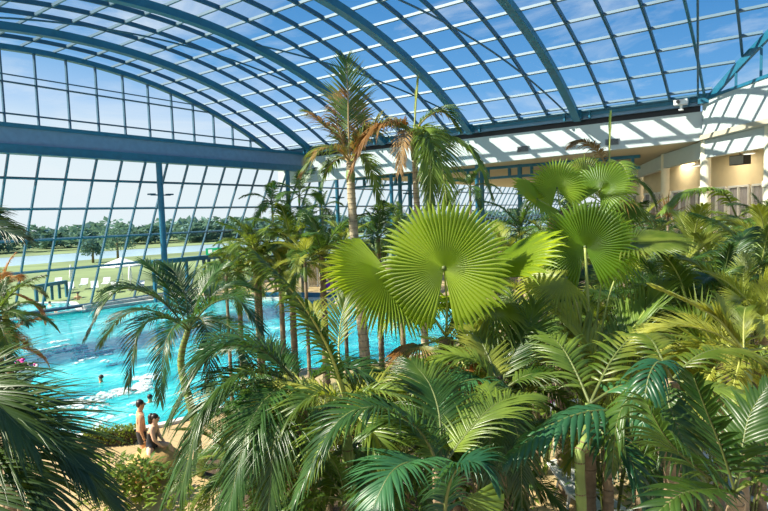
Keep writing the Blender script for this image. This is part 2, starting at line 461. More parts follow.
for i in range(29):
    t = 14*i/28; x, y, _ = WALL(t, 0.1)
    zt = arc(arc_x(min(x, 37.6)), -0.1)[1] if x > 2 else 12
    q = (V((x, y, 12.2)), V((x, y, max(zt, 12.25))))
    if pr:
        g.add([pr[0], q[0], q[1], pr[1]], [(0,1,2,3)]); e.bar(pr[1], q[1], 0.16, 0.42)
    if i % 4 == 2: m.bar(q[0], q[1], 0.12, 0.12, (1,0,0))
    pr = q
wr = struct(g.build('window_20', [M['glass']]), 'strip of glazing between the white fascia and the roof')
m.bar(WALL(0, 0.05, 12.25), WALL(14, 0.05, 12.25), 0.2, 0.16); m.build('window_frame', [M['teal']], wr)
e.build('arched_edge', [M['teal']], wr)
m = MB()
poly = [(25.9,-3.7),(37.75,4.6),(37.9,36.2),(118,36.2),(118,-14),(34,-14)]
def prism(mb, poly, z0, z1, mi=0):
    n = len(poly)
    mb.add([(x,y,z0) for x,y in poly]+[(x,y,z1) for x,y in poly],
           [tuple(range(n-1,-1,-1)), tuple(range(n,2*n))]+[(i,(i+1)%n,n+(i+1)%n,n+i) for i in range(n)], mi)
prism(m, poly, 9.99, 10.25)
struct(m.build('ceiling', [M['ceil']]), 'pale ceiling over the gallery')
# gallery floor, back wall, glazed doors
m = MB()
gp = [(26.5,-5.2),(36.6,1.9),(45.0,6.0),(57,10.4),(72,16.5),(72,-14),(34,-14)]
prism(m, gp, 4.1, 4.4)
struct(m.build('floor_gallery', [M['cream']]), 'raised gallery floor')
m = MB(); prism(m, [(26.9,-5.3),(36.7,1.6),(45.1,5.7),(57.1,10.1),(71,15.9),(71,15.5),(57.3,9.8),(45.3,5.4),(36.9,1.3),(27,-5.8)], 0, 4.1)
struct(m.build('wall_terrace', [M['cream']]), 'wall carrying the gallery')
B0 = WP + WN*8
def BW(t, off=0.0, z=0.0): p = B0 + WD*t + WN*off; return V((p.x, p.y, z))
m = MB()
a, b = BW(-14), BW(38); 
prism(m, [(a.x,a.y),(b.x,b.y),(b.x+WN.x*.3,b.y+WN.y*.3),(a.x+WN.x*.3,a.y+WN.y*.3)], 4.4, 9.99)
struct(m.build('wall_back', [M['cream']]), 'cream back wall of the gallery')
k = 0
for t in [x*2.9-12 for x in range(16)]:
    w = 2.5; h = 7.55
    m = MB()
    for u in (0, w/2, w): m.bar(BW(t+u, -0.1, 4.4), BW(t+u, -0.1, h), 0.14, 0.14, WD)
    m.bar(BW(t, -0.1, h), BW(t+w, -0.1, h), 0.14, 0.16)
    d = struct(m.build('door_%d' % (k+1), [M['white']]), 'white framed glazed door in the gallery back wall')
    m = MB()
    for u in (0.08, w/2+0.08):
        q = 8
        for j in range(q):
            w0 = (w/2-0.16)/q
            o0 = -0.03-0.04*(j % 2); o1 = -0.03-0.04*((j+1) % 2)
            m.add([BW(t+u+w0*j, o0, 4.5), BW(t+u+w0*(j+1), o1, 4.5), BW(t+u+w0*(j+1), o1, 7.45), BW(t+u+w0*j, o0, 7.45)], [(0,1,2,3)])
    m.build('curtain', [M['curtain']], d); k += 1
# colonnade
COLS = [(33.6,0.95),(37.95,4.2),(45.34,7.58),(56.15,11.49),(29.0,-2.3)]
m = MB()
cb = [COLS[4]]+COLS[:4]+[(70,16.6)]
for (xa,ya),(xb,yb) in zip(cb, cb[1:]): m.bar((xa,ya,9.45), (xb,yb,9.45), 0.35, 1.0)
struct(m.build('beam_colonnade', [M['plaster']]), 'white beam over the round columns')
for i, (x, y) in enumerate(COLS):
    m = MB(); m.lathe([(0.33,0),(0.33,0.15),(0.28,0.2),(0.28,6.98),(0.34,7.0),(0.34,7.3),(0.28,7.32),(0.28,9.98)], (x, y, 0), 24)
    struct(m.build('column', [M['column']], smooth=False), 'ivory round column of the gallery')
# blue steel posts of the far side
def post(x, y, z1, r=0.17, arm=True):
    m = MB(); m.lathe([(r*1.5,0),(r*1.5,0.12),(r,0.13),(r,z1)], (x, y, 0), 14)
    o = struct(m.build('column', [M['teal']]), 'slender blue steel post')
    if arm:
        a = MB(); a.bar((x-0.75, y, 8.1), (x+0.75, y, 8.1), 0.1, 0.08)
        a.box((x-0.9, y-0.2, 8.1), (x-0.5, y+0.2, 8.2)); a.box((x+0.5, y-0.2, 8.1), (x+0.9, y+0.2, 8.2))
        a.build('spotlight_arm', [M['teal_dark']], o)
p = onY(161, 200, 36.1); post(p.x, 36.1, 10.36, 0.21)
p = onY(288, 190, 36.1); post(p.x, 36.1, 10.36, 0.2, False)
for y in (34.8, 26.9, 19.1): post(38.25, y, fz(y)+0.02, 0.15, False)
for px in (337, 400, 410, 482, 520):
    q = ray(px, 190); s = 44.0/q.x; post(44.0, q.y*s, 9.99, 0.19, px in (337, 410))
m = MB(); m.box((43.85, 9, 8.95), (44.15, 36, 9.15)); m.box((43.85, 9, 9.75), (44.15, 36, 9.97))
y = 9.5
while y < 36: m.box((43.9, y-0.1, 9.15), (44.1, y+0.1, 9.75)); y += 1.9
struct(m.build('beam_lattice', [M['teal']]), 'blue ladder beam on the far posts')

# ceiling things on the right
def hang(name, label, cat, loc, **k): return empty(name, loc, label, cat, **k)
for (px, py, lab) in ((612, 142, 'grey slotted air vent on the white fascia behind the upright palm spear'), (523, 149, 'grey slotted air vent on the white fascia above the fan palm crown')):
    c = onX(px, py, 37.6); o = hang('air_vent', lab, 'vent', (37.6, c.y, c.z), group='air vents on the fascia')
    m = MB(); m.box((-0.05, -0.42, -0.2), (0.02, 0.42, 0.2)); m.build('frame', [M['grey']], o)
    m = MB()
    for j in range(6): m.box((-0.08, -0.37, -0.16+0.06*j), (-0.04, 0.37, -0.135+0.06*j))
    m.build('slat', [M['black']], o)
c = onX(682, 106, 37.3)
o = hang('projector', 'white projector clamped to the blue gutter beam', 'projector', (36.95, c.y, 12.02))
m = MB(); m.box((-0.3, -0.35, 0.0), (0.12, 0.35, 0.28)); m.build('body', [M['white']], o)
m = MB(); m.tube([(-0.3, 0.1, 0.14), (-0.45, 0.1, 0.14)], 0.1, 12); m.build('lens', [M['black']], o)
m = MB(); m.tube([(0, 0.0, -0.28), (0, 0, 0.02)], 0.07, 8); m.box((-0.12, -0.12, -0.3), (0.12, 0.12, -0.24)); m.build('bracket', [M['white']], o)
c = at(740, 160, 33)
o = hang('loudspeaker', 'black loudspeaker hanging from the gallery ceiling', 'speaker', (c.x, c.y, c.z), rz=math.radians(50))
m = MB(); m.box((-0.5, -0.25, -0.28), (0.5, 0.25, 0.28)); m.build('cabinet', [M['black']], o)
m = MB(); m.box((-0.46, 0.25, -0.24), (0.46, 0.27, 0.24)); m.build('grille', [M['grey']], o)
m = MB(); m.tube([(0, 0, 0.28), (0, 0, 9.99-c.z)], 0.03, 8); m.build('hanging_rod', [M['black']], o)
for px, py, d, lab in ((697, 166, 36, 'white disc lamp under the gallery ceiling left of the corner column'), (749, 154, 30.5, 'white disc lamp in front of the gallery speaker')):
    c = at(px, py, d)
    o = hang('pendant_lamp', lab, 'lamp', (c.x, c.y, c.z), group='disc lamps under the gallery ceiling')
    m = MB(); m.lathe([(0.06,0.12),(0.3,0.06),(0.32,0.0),(0.05,0.02)], (0,0,0), 18); m.build('shade', [M['white']], o, True)
    m = MB(); m.lathe([(0.26,-0.01),(0.26,0.015)], (0,0,0), 18); m.build('diffuser', [M['lamp']], o)
    m = MB(); m.tube([(0,0,0.1),(0,0,9.99-c.z)], 0.018, 6); m.build('hanging_rod', [M['white']], o)

# ------------------------------------------------------------------ ground, pool
POOL = [(6.2,24),(6.8,19.5),(7.6,17.0),(8.8,15.9),(10.6,15.3),(12.5,15.3),(15.3,16.6),(17.2,15.0),(19.2,13.6),(22.3,13.2),(26,13.4),(30,15.2),
        (32.6,18.4),(33.4,21.5),(32.6,25.5),(31.2,29.5),(29.6,33.5),(28.4,37.5),(26,40.6),(20,41.4),(10,41.4),(4,40),(2.6,33)]
def smooth_loop(p, k=4):
    out = []; n = len(p)
    for i in range(n):
        p0, p1, p2, p3 = (V((*p[(i+j) % n], 0)) for j in (-1, 0, 1, 2))
        for j in range(k):
            t = j/k
            q = 0.5*((2*p1)+(p2-p0)*t+(2*p0-5*p1+4*p2-p3)*t*t+(3*p1-p0-3*p2+p3)*t**3); out.append((q.x, q.y))
    return out
PL = smooth_loop(POOL)
import bmesh
def holed(name, outer, hole, z, mat):
    bm = bmesh.new(); es = []
    for loop in (outer, hole):
        vs = [bm.verts.new((x, y, z)) for x, y in loop]
        es += [bm.edges.new((vs[i], vs[(i+1) % len(vs)])) for i in range(len(vs))]
    bmesh.ops.triangle_fill(bm, edges=es, use_beauty=True)
    for f in bm.faces:
        if f.normal.z < 0: f.normal_flip()
    me = bpy.data.meshes.new(name); bm.to_mesh(me); bm.free(); me.materials.append(mat)
    o = bpy.data.objects.new(name, me); COL.objects.link(o); return o
struct(holed('floor', [(-8,-14),(118,-14),(118,42),(-8,42)], PL, 0.0, M['floor']), 'sandstone paved pool deck')
m = MB(); n = len(PL)
cx_ = sum(p[0] for p in PL)/n; cy_ = sum(p[1] for p in PL)/n
inn = [(x+(cx_-x)*0.02, y+(cy_-y)*0.02) for x, y in PL]
out_ = [(x+(x-cx_)*0.022, y+(y-cy_)*0.022) for x, y in PL]
for i in range(n):
    j = (i+1) % n
    a, b, c, d = out_[i], out_[j], PL[j], PL[i]
    m.add([(*a,0.0),(*b,0.0),(*b,0.09),(*a,0.09),(*d,0.09),(*c,0.09),(*c,-0.5),(*d,-0.5)], [(0,1,2,3),(3,2,5,4),(4,5,6,7)])
struct(m.build('trim_pool', [M['pot']]), 'pale stone coping around the pool')
m = MB(); m.add([(x, y, -0.12) for x, y in PL], [tuple(range(n))])
struct(m.build('water', [M['water']]), 'turquoise pool water')
# planting bed: a mound of mulch between deck and gallery
m = MB(); nx, ny = 44, 44
def bed_h(x, y):
    def inside(px, py, loop):
        c = False
        for i in range(len(loop)):
            x1, y1 = loop[i]; x2, y2 = loop[i-1]
            if (y1 > py) != (y2 > py) and px < (x2-x1)*(py-y1)/(y2-y1)+x1: c = not c
        return c
    return 0
# soil mound rising towards the gallery on the right
vs = []; 
for i in range(nx+1):
    for j in range(ny+1):
        t = i/nx; s = j/ny
        p = V((13.5, -3.5, 0)).lerp(V((60, 11.5, 0)), t)           # along the gallery side
        q = V((16.0, 6.5, 0)).lerp(V((56, 22, 0)), t)              # along the pool side
        w = p.lerp(q, s)
        h = 3.2*math.sin(PI*min(1, (1-s)*0.75))*min(1, t*3.5)
        h += 0.12*math.sin(w.x*3.1+w.y*1.7)+0.1*math.sin(w.y*4.3)
        if s > 0.99 or t < 0.01: h = -0.15
        vs.append((w.x, w.y, max(-0.2, h)))
fs = [(i*(ny+1)+j, (i+1)*(ny+1)+j, (i+1)*(ny+1)+j+1, i*(ny+1)+j+1) for i in range(nx) for j in range(ny)]
m.add(vs, fs)
struct(m.build('ground', [M['soil']], smooth=True), 'mulched planting bed')
FB = [ground(*q) for q in ((232,520),(205,470),(236,418),(300,392),(372,386),(440,372),(520,378),(560,395),(528,440),(520,520))]
fb = smooth_loop([(p.x, p.y) for p in FB]+[(4.5,-1.5),(2.2,4.5)], 4)
m = MB(); prism(m, fb, -0.05, 0.07)
struct(m.build('ground_bed', [M['soil']]), 'flat mulched bed in front of the pool')
def mound(x, y):
    # inverse of the grid above, good enough for planting
    best = 0
    p0, p1 = V((13.5,-3.5)), V((60,11.5)); q0, q1 = V((16,6.5)), V((56,22))
    w = V((x, y)); lo = None
    for it in range(41):
        t = it/40; p = p0.lerp(p1, t); q = q0.lerp(q1, t); d = q-p
        s = max(0, min(1, (w-p).dot(d)/d.dot(d))); e = (p+d*s-w).length
        if lo is None or e < lo[0]: lo = (e, t, s)
    if lo[0] > 0.8: return 0.0
    return max(0.0, 3.2*math.sin(PI*min(1, (1-lo[2])*0.75))*min(1, lo[1]*3.5)-0.15) if 0.01 < lo[2] < 0.99 else 0.0

# ------------------------------------------------------------------ outdoors
ob = [V((3, 41.3, 0)), V((19.6, 41.3, 0)), V((21.4, 46.5, 0)), V((19.5, 49.5, 0)), V((3, 52, 0))]
m = MB(); m.add([(p.x, p.y, 0.0) for p in ob]+[(p.x, p.y, -0.4) for p in ob], [(0,1,2,3,4)]+[(i, 5+i, 5+(i+1) % 5, (i+1) % 5) for i in range(5)])
struct(m.build('water_outdoor', [M['water']]), 'turquoise outdoor basin reached through the swim gate')
m = MB()
for a, b in zip(ob[1:], ob[2:]): m.bar(a, b, 0.5, 0.14)
struct(m.build('trim_outdoor', [M['pot']]), 'pale coping round the outdoor basin')
m = MB(); m.add([(-80,42.2,-0.06),(520,42.2,-0.06),(420,70,-0.3),(60,118,-1.1),(-80,116,-1.1)], [(0,1,2,3,4)])
struct(m.build('lawn', [M['lawn']]), 'lawn beyond the facade')
m = MB(); m.add([(-80,114,-1.2),(60,116,-1.2),(420,68,-1.2),(420,100,-1.2),(100,152,-1.2),(-80,176,-1.2)], [(0,1,2,3,4,5)])
struct(m.build('lake', [M['lake']]), 'pale lake beyond the lawn')
m = MB(); m.add([(-80,172,-1.25),(100,148,-1.15),(420,96,-1.15),(600,120,-1),(600,500,-1),(-80,500,-1)], [(0,1,2,3,4,5)])
struct(m.build('field', [M['lawn']]), 'far bank of the lake')
R = random.Random(3)
m = MB()
for i in range(520):
    t = R.random(); x = -40+t*520
    y = 186-0.18*x*(1 if x < 150 else 0.9)+R.uniform(0, 46)
    h = R.uniform(7.2, 9.0)*(1.05 if x < 60 else 1.0)*(0.8+0.25*math.sin(x*0.11)**2); r = h*R.uniform(0.42, 0.62)
    for j in range(64):
        a = R.uniform(0, 6.28); e = math.asin(R.uniform(-0.8, 1)); q = R.uniform(.7, 1.0)
        c = V((x+math.cos(a)*math.cos(e)*r*1.25*q, y+math.sin(a)*math.cos(e)*r*q, -1.2+h*.48+math.sin(e)*h*.5*q))
        d = V((R.uniform(-1,1), R.uniform(-1,1), R.uniform(-.6,1))).normalized(); s_ = d.cross(V((.2,.4,1))).normalized(); w_ = R.uniform(.8, 1.5)
        m.add([c-d*w_, c-s_*w_*.7, c+d*w_, c+s_*w_*.7], [(0,1,2,3)])
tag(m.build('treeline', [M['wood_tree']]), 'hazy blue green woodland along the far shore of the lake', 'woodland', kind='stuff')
# ------------------------------------------------------------------ leaf generators
def crom(pts, n):
    pts = [V(p) for p in pts]; k = len(pts)-1; out = []
    for i in range(n+1):
        u = i/n*k; a = min(int(u), k-1); t = u-a
        p0, p1, p2, p3 = pts[max(a-1, 0)], pts[a], pts[a+1], pts[min(a+2, k)]
        out.append(0.5*((2*p1)+(p2-p0)*t+(2*p0-5*p1+4*p2-p3)*t*t+(3*p1-p0-3*p2+p3)*t**3))
    return out
DOWN = V((0, 0, -1))
def feather(name, pts, n=34, ll=0.5, lw=0.035, a0=62, a1=22, droop=0.5, vee=22, s0=0.16, seg=4, rad=0.018, mats=None, seed=0,
            fold=True, jit=0.12, base=0.55, tip=0.35, droop_rand=0.25, nup=None, gap=0.0, split=None):
    """one pinnate frond: a tapering stalk along pts and n pairs of folded leaflets that bend under their weight"""
    R = random.Random(seed); m = MB()
    c = crom(pts, 40)
    tan = [(c[min(i+1, 40)]-c[max(i-1, 0)]).normalized() for i in range(41)]
    (split if split is not None else m).tube([c[i] for i in range(0, 41, 2)], [rad*(1-0.85*i/40)+0.002 for i in range(0, 41, 2)], 5, 0 if split is not None else 1)
    wp = [0.45, 0.95, 1.0, 0.72, 0.38, 0.04] if seg == 5 else ([0.45, 1.0, 0.9, 0.5, 0.04] if seg == 4 else [0.5, 1.0, 0.65, 0.05])
    up0 = V(nup) if nup is not None else V((0, 0, 1))
    for i in range(n):
        s = s0+(0.995-s0)*(i+0.5)/n
        if gap and R.random() < gap: continue
        f = s*40; k = min(int(f), 39); P = c[k].lerp(c[k+1], f-k); T = tan[k].lerp(tan[k+1], f-k).normalized()
        S = T.cross(up0)
        if S.length < 0.2: S = T.cross(V((0.3, 0.2, 0.9)))
        S.normalize(); Nn = S.cross(T)
        u = (s-s0)/(1-s0)
        prof = base+(1-base)*min(1, u/0.35) if u < 0.35 else 1-(1-tip)*((u-0.35)/0.65)**1.6
        for side in (-1, 1):
            an = math.radians(a0+(a1-a0)*u+R.uniform(-6, 6)); ve = math.radians(vee*(1-0.5*u)+R.uniform(-9, 9))
            d = T*math.cos(an)+(S*side*math.cos(ve)+Nn*math.sin(ve))*math.sin(an)
            L = ll*prof*(1+R.uniform(-jit, jit)); dr = droop*(1+R.uniform(-droop_rand, droop_rand)*2)
            p = P.copy(); vs = []; sl = L/seg
            for j in range(seg+1):
                t = j/seg
                dd = (d+DOWN*dr*t**1.3*1.5).normalized()
                W = T-dd*T.dot(dd)
                if W.length < 0.15: W = Nn-dd*Nn.dot(dd)
                W.normalize(); h = lw*wp[j]*0.5*(0.75+0.25*prof)
                if fold:
                    F = W.cross(dd)*(side*h*0.85)
                    vs += [p-W*h, p-F, p+W*h]
                else: vs += [p-W*h, p+W*h]
                p = p+dd*sl
            q = 3 if fold else 2; fs = []
            for j in range(seg):
                for e in range(q-1): fs.append((j*q+e, j*q+e+1, (j+1)*q+e+1, (j+1)*q+e))
            m.add(vs, fs, 0)
    return m.mesh(name, mats, True)

def fan(name, hub, axis, normal, R0=0.8, n=44, spread=150, joined=0.62, droop=0.25, cup=0.12, mats=None, seed=0, petiole=None, prad=0.016, pleat=0.05, costa=0.15, tipr=0.18, tiplen=1.0, split=None):
    """one palmate leaf: pleated blade whose outer third splits into free drooping points"""
    R = random.Random(seed); m = MB()
    X = V(axis).normalized(); Z = V(normal); Z = (Z-X*Z.dot(X)).normalized(); Y = Z.cross(X); hub = V(hub)
    def P(th, r, lift=0.0, dr=0.0):
        q = X*math.cos(th)+Y*math.sin(th)
        p = hub+X*(costa*R0*0.0)+q*r + Z*(lift + cup*r*r/R0*(1 if r < R0*joined else 1))
        return p+DOWN*dr
    da = 2*math.radians(spread)/n
    for i in range(n):
        th = -math.radians(spread)+da*(i+0.5)
        ln = R0*(1-0.16*abs(th/math.radians(spread))**2.2)*(1+R.uniform(-0.05, 0.05))*tiplen
        d = droop*(1+R.uniform(-tipr, tipr)*2.5); tw = R.uniform(-0.03, 0.03)
        vs = []
        rs = [0.03*R0, 0.3*R0, joined*R0*(1+R.uniform(-.05, .05))]
        for r in rs:
            h = pleat*r/R0*1.6
            vs += [P(th-da/2, r), P(th, r, h), P(th+da/2, r)]
        for t, wd in ((0.35, 0.74), (0.7, 0.42), (1.0, 0.03)):
            r = rs[2]+(ln-rs[2])*t
            hw = da/2*wd*rs[2]/r*1.15; dd = d*R0*t*t*0.5; c = th+tw*t
            vs += [P(c-hw, r, 0, dd), P(c, r, pleat*0.9*wd, dd), P(c+hw, r, 0, dd)]
        fs = [(j*3+e, j*3+e+1, j*3+e+4, j*3+e+3) for j in range(5) for e in range(2)]
        m.add(vs, fs, 0)
    m.blob(hub, (R0*0.035,)*3, 8, 1)
    if petiole: 
        q = crom(petiole+[hub], 14); (split if split is not None else m).tube(q, [prad*(1.25-0.45*i/14) for i in range(15)], 6, 0 if split is not None else 1)
    return m.mesh(name, mats, True)

def ringed_trunk(pts, r0, r1, ring=0.16, k=10, bulge=0.05):
    m = MB(); n = max(6, int(sum((V(b)-V(a)).length for a, b in zip(pts, pts[1:]))/ring))
    c = crom(pts, n*3); rad = []
    for i in range(len(c)):
        t = i/(len(c)-1); r = r0+(r1-r0)*t
        rad.append(r*(1+(bulge if i % 3 == 0 else -bulge*0.5)))
    # dark leaf scars are rings of their own material
    m.tube(c, rad, k, 0)
    for i in range(0, len(c)-1, 3 if ring > 0.15 else 6):
        t = (c[i+1]-c[i]).normalized()
        m.tube([c[i]-t*0.008, c[i]+t*0.009], [rad[i]*1.012]*2, k, 1)
    return m

# ------------------------------------------------------------------ shared frond library
LIB = {}
def curve(e0, e1, L=1.0, n=7):
    """stalk in the XZ plane leaving at elevation e0 and bending to e1 (degrees)"""
    p = V((0, 0, 0)); out = [p.copy()]
    for i in range(n):
        e = math.radians(e0+(e1-e0)*((i+0.5)/n)**1.15); p = p+V((math.cos(e), 0, math.sin(e)))*(L/n); out.append(p.copy())
    return out
STY = {
 # n, ll, lw, a0, a1, droop, vee, mats
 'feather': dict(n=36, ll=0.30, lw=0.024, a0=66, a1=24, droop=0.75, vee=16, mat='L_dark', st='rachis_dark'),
 'coco':    dict(n=38, ll=0.30, lw=0.022, a0=60, a1=22, droop=0.9, vee=22, mat='L_mid', st='rachis'),
 'areca':   dict(n=30, ll=0.30, lw=0.026, a0=52, a1=20, droop=0.35, vee=34, mat='L_yel', st='rachis'),
 'date':    dict(n=44, ll=0.25, lw=0.013, a0=58, a1=22, droop=0.28, vee=26, mat='L_mid', st='rachis_dark'),
 'datey':   dict(n=40, ll=0.30, lw=0.017, a0=48, a1=18, droop=0.22, vee=30, mat='L_yel', st='rachis'),
 'rusty':   dict(n=38, ll=0.30, lw=0.022, a0=60, a1=22, droop=0.8, vee=22, mat='L_dry', st='rachis'),
 'kentia':  dict(n=20, ll=0.36, lw=0.050, a0=64, a1=28, droop=0.8, vee=8, mat='L_blue', st='rachis_dark'),
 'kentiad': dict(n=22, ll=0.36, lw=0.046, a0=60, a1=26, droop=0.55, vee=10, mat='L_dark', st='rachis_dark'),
 'cycad':   dict(n=40, ll=0.17, lw=0.014, a0=66, a1=40, droop=0.08, vee=24, mat='L_dark', st='rachis_dark'),
}
ELV = [(84, 50), (72, 18), (60, -8), (46, -32), (30, -52), (12, -66), (-14, -78)]
for st, d in STY.items():
    LIB[st] = []
    for i, (e0, e1) in enumerate(ELV):
        mm = feather('frond', curve(e0, e1), int(d['n']*(1.0 if 'kentia' in st else 1.45)), d['ll']*1.05, d['lw']*(1.0 if 'kentia' in st else .74), d['a0'], d['a1'], d['droop'], d['vee'], 0.17, 4, 0.013, [M[d['mat']], M[d['st']]], i*13+len(st))
        LIB[st].append(mm)
FANS = []
for i, (e0, ax, nz) in enumerate([(80, 55, 0), (62, 25, 0), (42, -5, 0), (22, -30, 0), (-5, -60, 0)]):
    pt = curve(e0, (e0+ax)/2, 1.0, 4); hub = pt[-1]; a = math.radians(ax)
    X = V((math.cos(a), 0, math.sin(a))); Z = V((-math.sin(a), 0, math.cos(a)))
    FANS.append(fan('leaf', hub, X, Z, 0.85, 38, 140, 0.6, 0.45, 0.1, [M['L_fan'], M['rachis']], i, pt[:-1], 0.02))

def palm(c, L, style, lab, nf=13, tr=0.07, name='feather_palm', cat='palm', grp=None, lean=(0, 0), seed=None, yaw0=None, emin=0, emax=6, trunk='bark', shaft=True, base=None, mats=None):
    """a feather palm with its crown at c: trunk, crownshaft and nf fronds"""
    seed = seed if seed is not None else int(abs(c[0]*131+c[1]*71+c[2]*17))
    R = random.Random(seed)
    bx, by = (c[0]-lean[0], c[1]-lean[1]) if base is None else base
    bz = mound(bx, by) if base is None else 0.0
    root = empty(name, (bx, by, bz), lab, cat, grp)
    o = V((bx, by, bz)); cc = V(c)-o
    if cc.z > 0.25:
        top = cc.copy(); b0 = V((0, 0, -0.05))
        mid = b0.lerp(top, 0.5)+V((lean[0]*-0.12, lean[1]*-0.12, 0))
        tk = ringed_trunk([b0, mid, top], tr*1.25, tr*0.85).build('trunk', [M[trunk], M['scar']], root, True)
        if shaft and cc.z > 1.2:
            m = MB(); d = (top-mid).normalized(); m.tube([top-d*min(0.55, cc.z*.3), top-d*0.3, top+d*0.05], [tr*0.9, tr*1.15, tr*0.5], 10)
            m.build('crownshaft', [M['shaft']], tk, True)
    y0 = yaw0 if yaw0 is not None else R.uniform(0, 2*PI)
    for i in range(nf):
        t = (i+0.5)/nf
        k = min(6, max(0, int(emin+(emax-emin+0.99)*t**0.8)))
        me = LIB[style][k]
        f = part(me, 'frond', root, cc, (R.uniform(-.12, .12), R.uniform(-.1, .1), y0+i*2.39996+R.uniform(-.25, .25)), L*R.uniform(0.82, 1.08)*(0.75 if i == 0 else 1))
    return root

def fan_palm(c, L, lab, nf=11, tr=0.12, grp=None, seed=1, skirt=True, nm='fan_palm'):
    R = random.Random(seed); bz = mound(c[0], c[1])
    root = empty(nm, (c[0], c[1], bz), lab, 'palm', grp); cc = V((0, 0, c[2]-bz))
    if cc.z > 0.3:
        tk = ringed_trunk([(0,0,-0.05), (0.02, 0.01, cc.z*0.5), cc], tr*1.2, tr, 0.12)
        tk = tk.build('trunk', [M['bark'], M['scar']], root, True)
        if skirt:
            m = MB(); q = random.Random(seed)
            for i in range(60):
                a = q.uniform(0, 2*PI); z = cc.z-q.uniform(0.0, 0.5)
                m.bar((math.cos(a)*tr*.9, math.sin(a)*tr*.9, z), (math.cos(a)*tr*1.9, math.sin(a)*tr*1.9, z+q.uniform(.05, .2)), 0.05, 0.012)
            m.build('fibre_collar', [M['fibre']], tk)
    for i in range(nf):
        t = (i+0.5)/nf; k = min(4, int(t*5))
        part(FANS[k], 'leaf', root, cc, (R.uniform(-.1, .1), R.uniform(-.1, .1), i*2.4+seed+R.uniform(-.3, .3)), L*R.uniform(0.85, 1.1))
    return root

def shrub(c, r, h, lab, mat='L_shrub', n=260, leaf=0.16, seed=0, grp=None, name='leafy_shrub', bz=None):
    R = random.Random(seed); z0 = mound(c[0], c[1]) if bz is None else bz
    root = empty(name, (c[0], c[1], z0), lab, 'shrub', grp)
    m = MB()
    for i in range(9):
        a = R.uniform(0, 2*PI); m.tube([(0,0,-0.03), (math.cos(a)*r*.3, math.sin(a)*r*.3, h*.5), (math.cos(a)*r*.7, math.sin(a)*r*.7, h*R.uniform(.7, .95))], [0.02, 0.014, 0.006], 5)
    m.build('stem', [M['rachis_dark']], root)
    m = MB()
    for i in range(n):
        a = R.uniform(0, 2*PI); q = R.random()**0.5; zz = R.uniform(0.15, 1.0)
        p = V((math.cos(a)*q*r*(1.15-0.5*zz), math.sin(a)*q*r*(1.15-0.5*zz), h*zz))
        d = V((math.cos(a)+R.uniform(-.6, .6), math.sin(a)+R.uniform(-.6, .6), R.uniform(-0.3, 0.9))).normalized()
        s = d.cross(V((0,0,1))).normalized(); nn = s.cross(d); L = leaf*R.uniform(.7, 1.4); w = L*0.2
        m.add([p, p+d*L*.4-s*w+nn*w*.3, p+d*L*.45, p+d*L*.4+s*w+nn*w*.3, p+d*L-DOWN*(-0.15*L)], [(0,2,1),(0,3,2),(1,2,4),(2,3,4)])
    m.build('foliage', [M[mat]], root, True)
    return root

def rosette(c, L, lab, n=60, w=0.05, mat='L_mid', seed=0, grp=None, stem=True, droop=0.5, name='sword_leaf_plant'):
    """sword leaved rosette on a short stem"""
    R = random.Random(seed); bz = mound(c[0], c[1])
    root = empty(name, (c[0], c[1], bz), lab, 'plant', grp); cc = V((0, 0, c[2]-bz))
    if cc.z > 0.2: ringed_trunk([(0,0,-0.05), cc*0.5, cc], 0.06, 0.045, 0.1).build('stem', [M['bark'], M['scar']], root, True)
    m = MB()
    for i in range(n):
        a = i*2.39996; e = math.radians(82-100*(i/n)+R.uniform(-8, 8)); l = L*R.uniform(.75, 1.1)
        d = V((math.cos(a)*math.cos(e), math.sin(a)*math.cos(e), math.sin(e))); s = d.cross(V((0,0,1))).normalized()
        p = cc.copy(); vs = []
        for j, ww in enumerate((0.6, 1.0, 0.85, 0.5, 0.03)):
            t = j/4; dd = (d+DOWN*droop*t*t).normalized(); f = s.cross(dd)*w*ww*.25
            vs += [p-s*w*ww*.5, p-f, p+s*w*ww*.5]; p = p+dd*l/4
        m.add(vs, [(j*3+e_, j*3+e_+1, j*3+e_+4, j*3+e_+3) for j in range(4) for e_ in range(2)])
    m.build('leaves', [M[mat]], root, True)
    return root

def hero(root, pts, style='feather', seed=0, name='frond', **kw):
    """a frond of its own shape on palm 'root'; pts are (photo x, photo y, distance)"""
    d = dict(STY[style]); L = 0; w = [at(*p) for p in pts]
    L = sum((b-a).length for a, b in zip(w, w[1:]))
    mat, st = kw.pop('mat', d.pop('mat')), kw.pop('st', d.pop('st')); d.pop('mat', None); d.pop('st', None)
    d['ll'] *= L; d['lw'] *= L
    for k in ('ll', 'lw'):
        if k+'_m' in kw: d[k] = kw.pop(k+'_m')
    d.update(kw)
    if style in ('date', 'coco', 'feather'): d['n'] = int(d['n']*1.45); d['lw'] *= .8; d['ll'] *= 1.12
    o = root.location
    stalk = MB()
    me = feather(name, [p-o for p in w], mats=[M[mat]], seed=seed, seg=d.pop('seg', 5), rad=d.pop('rad', 0.011*L), split=stalk, **d)
    f = part(me, name, root); stalk.build('stalk', [M[st]], f, True)
    return f
def hero_fan(root, hub, axis, normal, R0, seed=0, pet=None, name='leaf', mat='L_fan', **kw):
    o = root.location
    pm = MB()
    f = part(fan(name, at(*hub)-o, axis, normal, R0, mats=[M[mat], M['rachis_dark']], seed=seed, petiole=[at(*p)-o for p in pet] if pet else None, split=pm, **kw), name, root)
    if pm.v: pm.build('petiole', [M['rachis']], f, True)
    return f
# directions as the camera sees them, for posing single leaves
def dirv(r, u, f): return RT*r + V((0, 0, 1))*u + FW*f
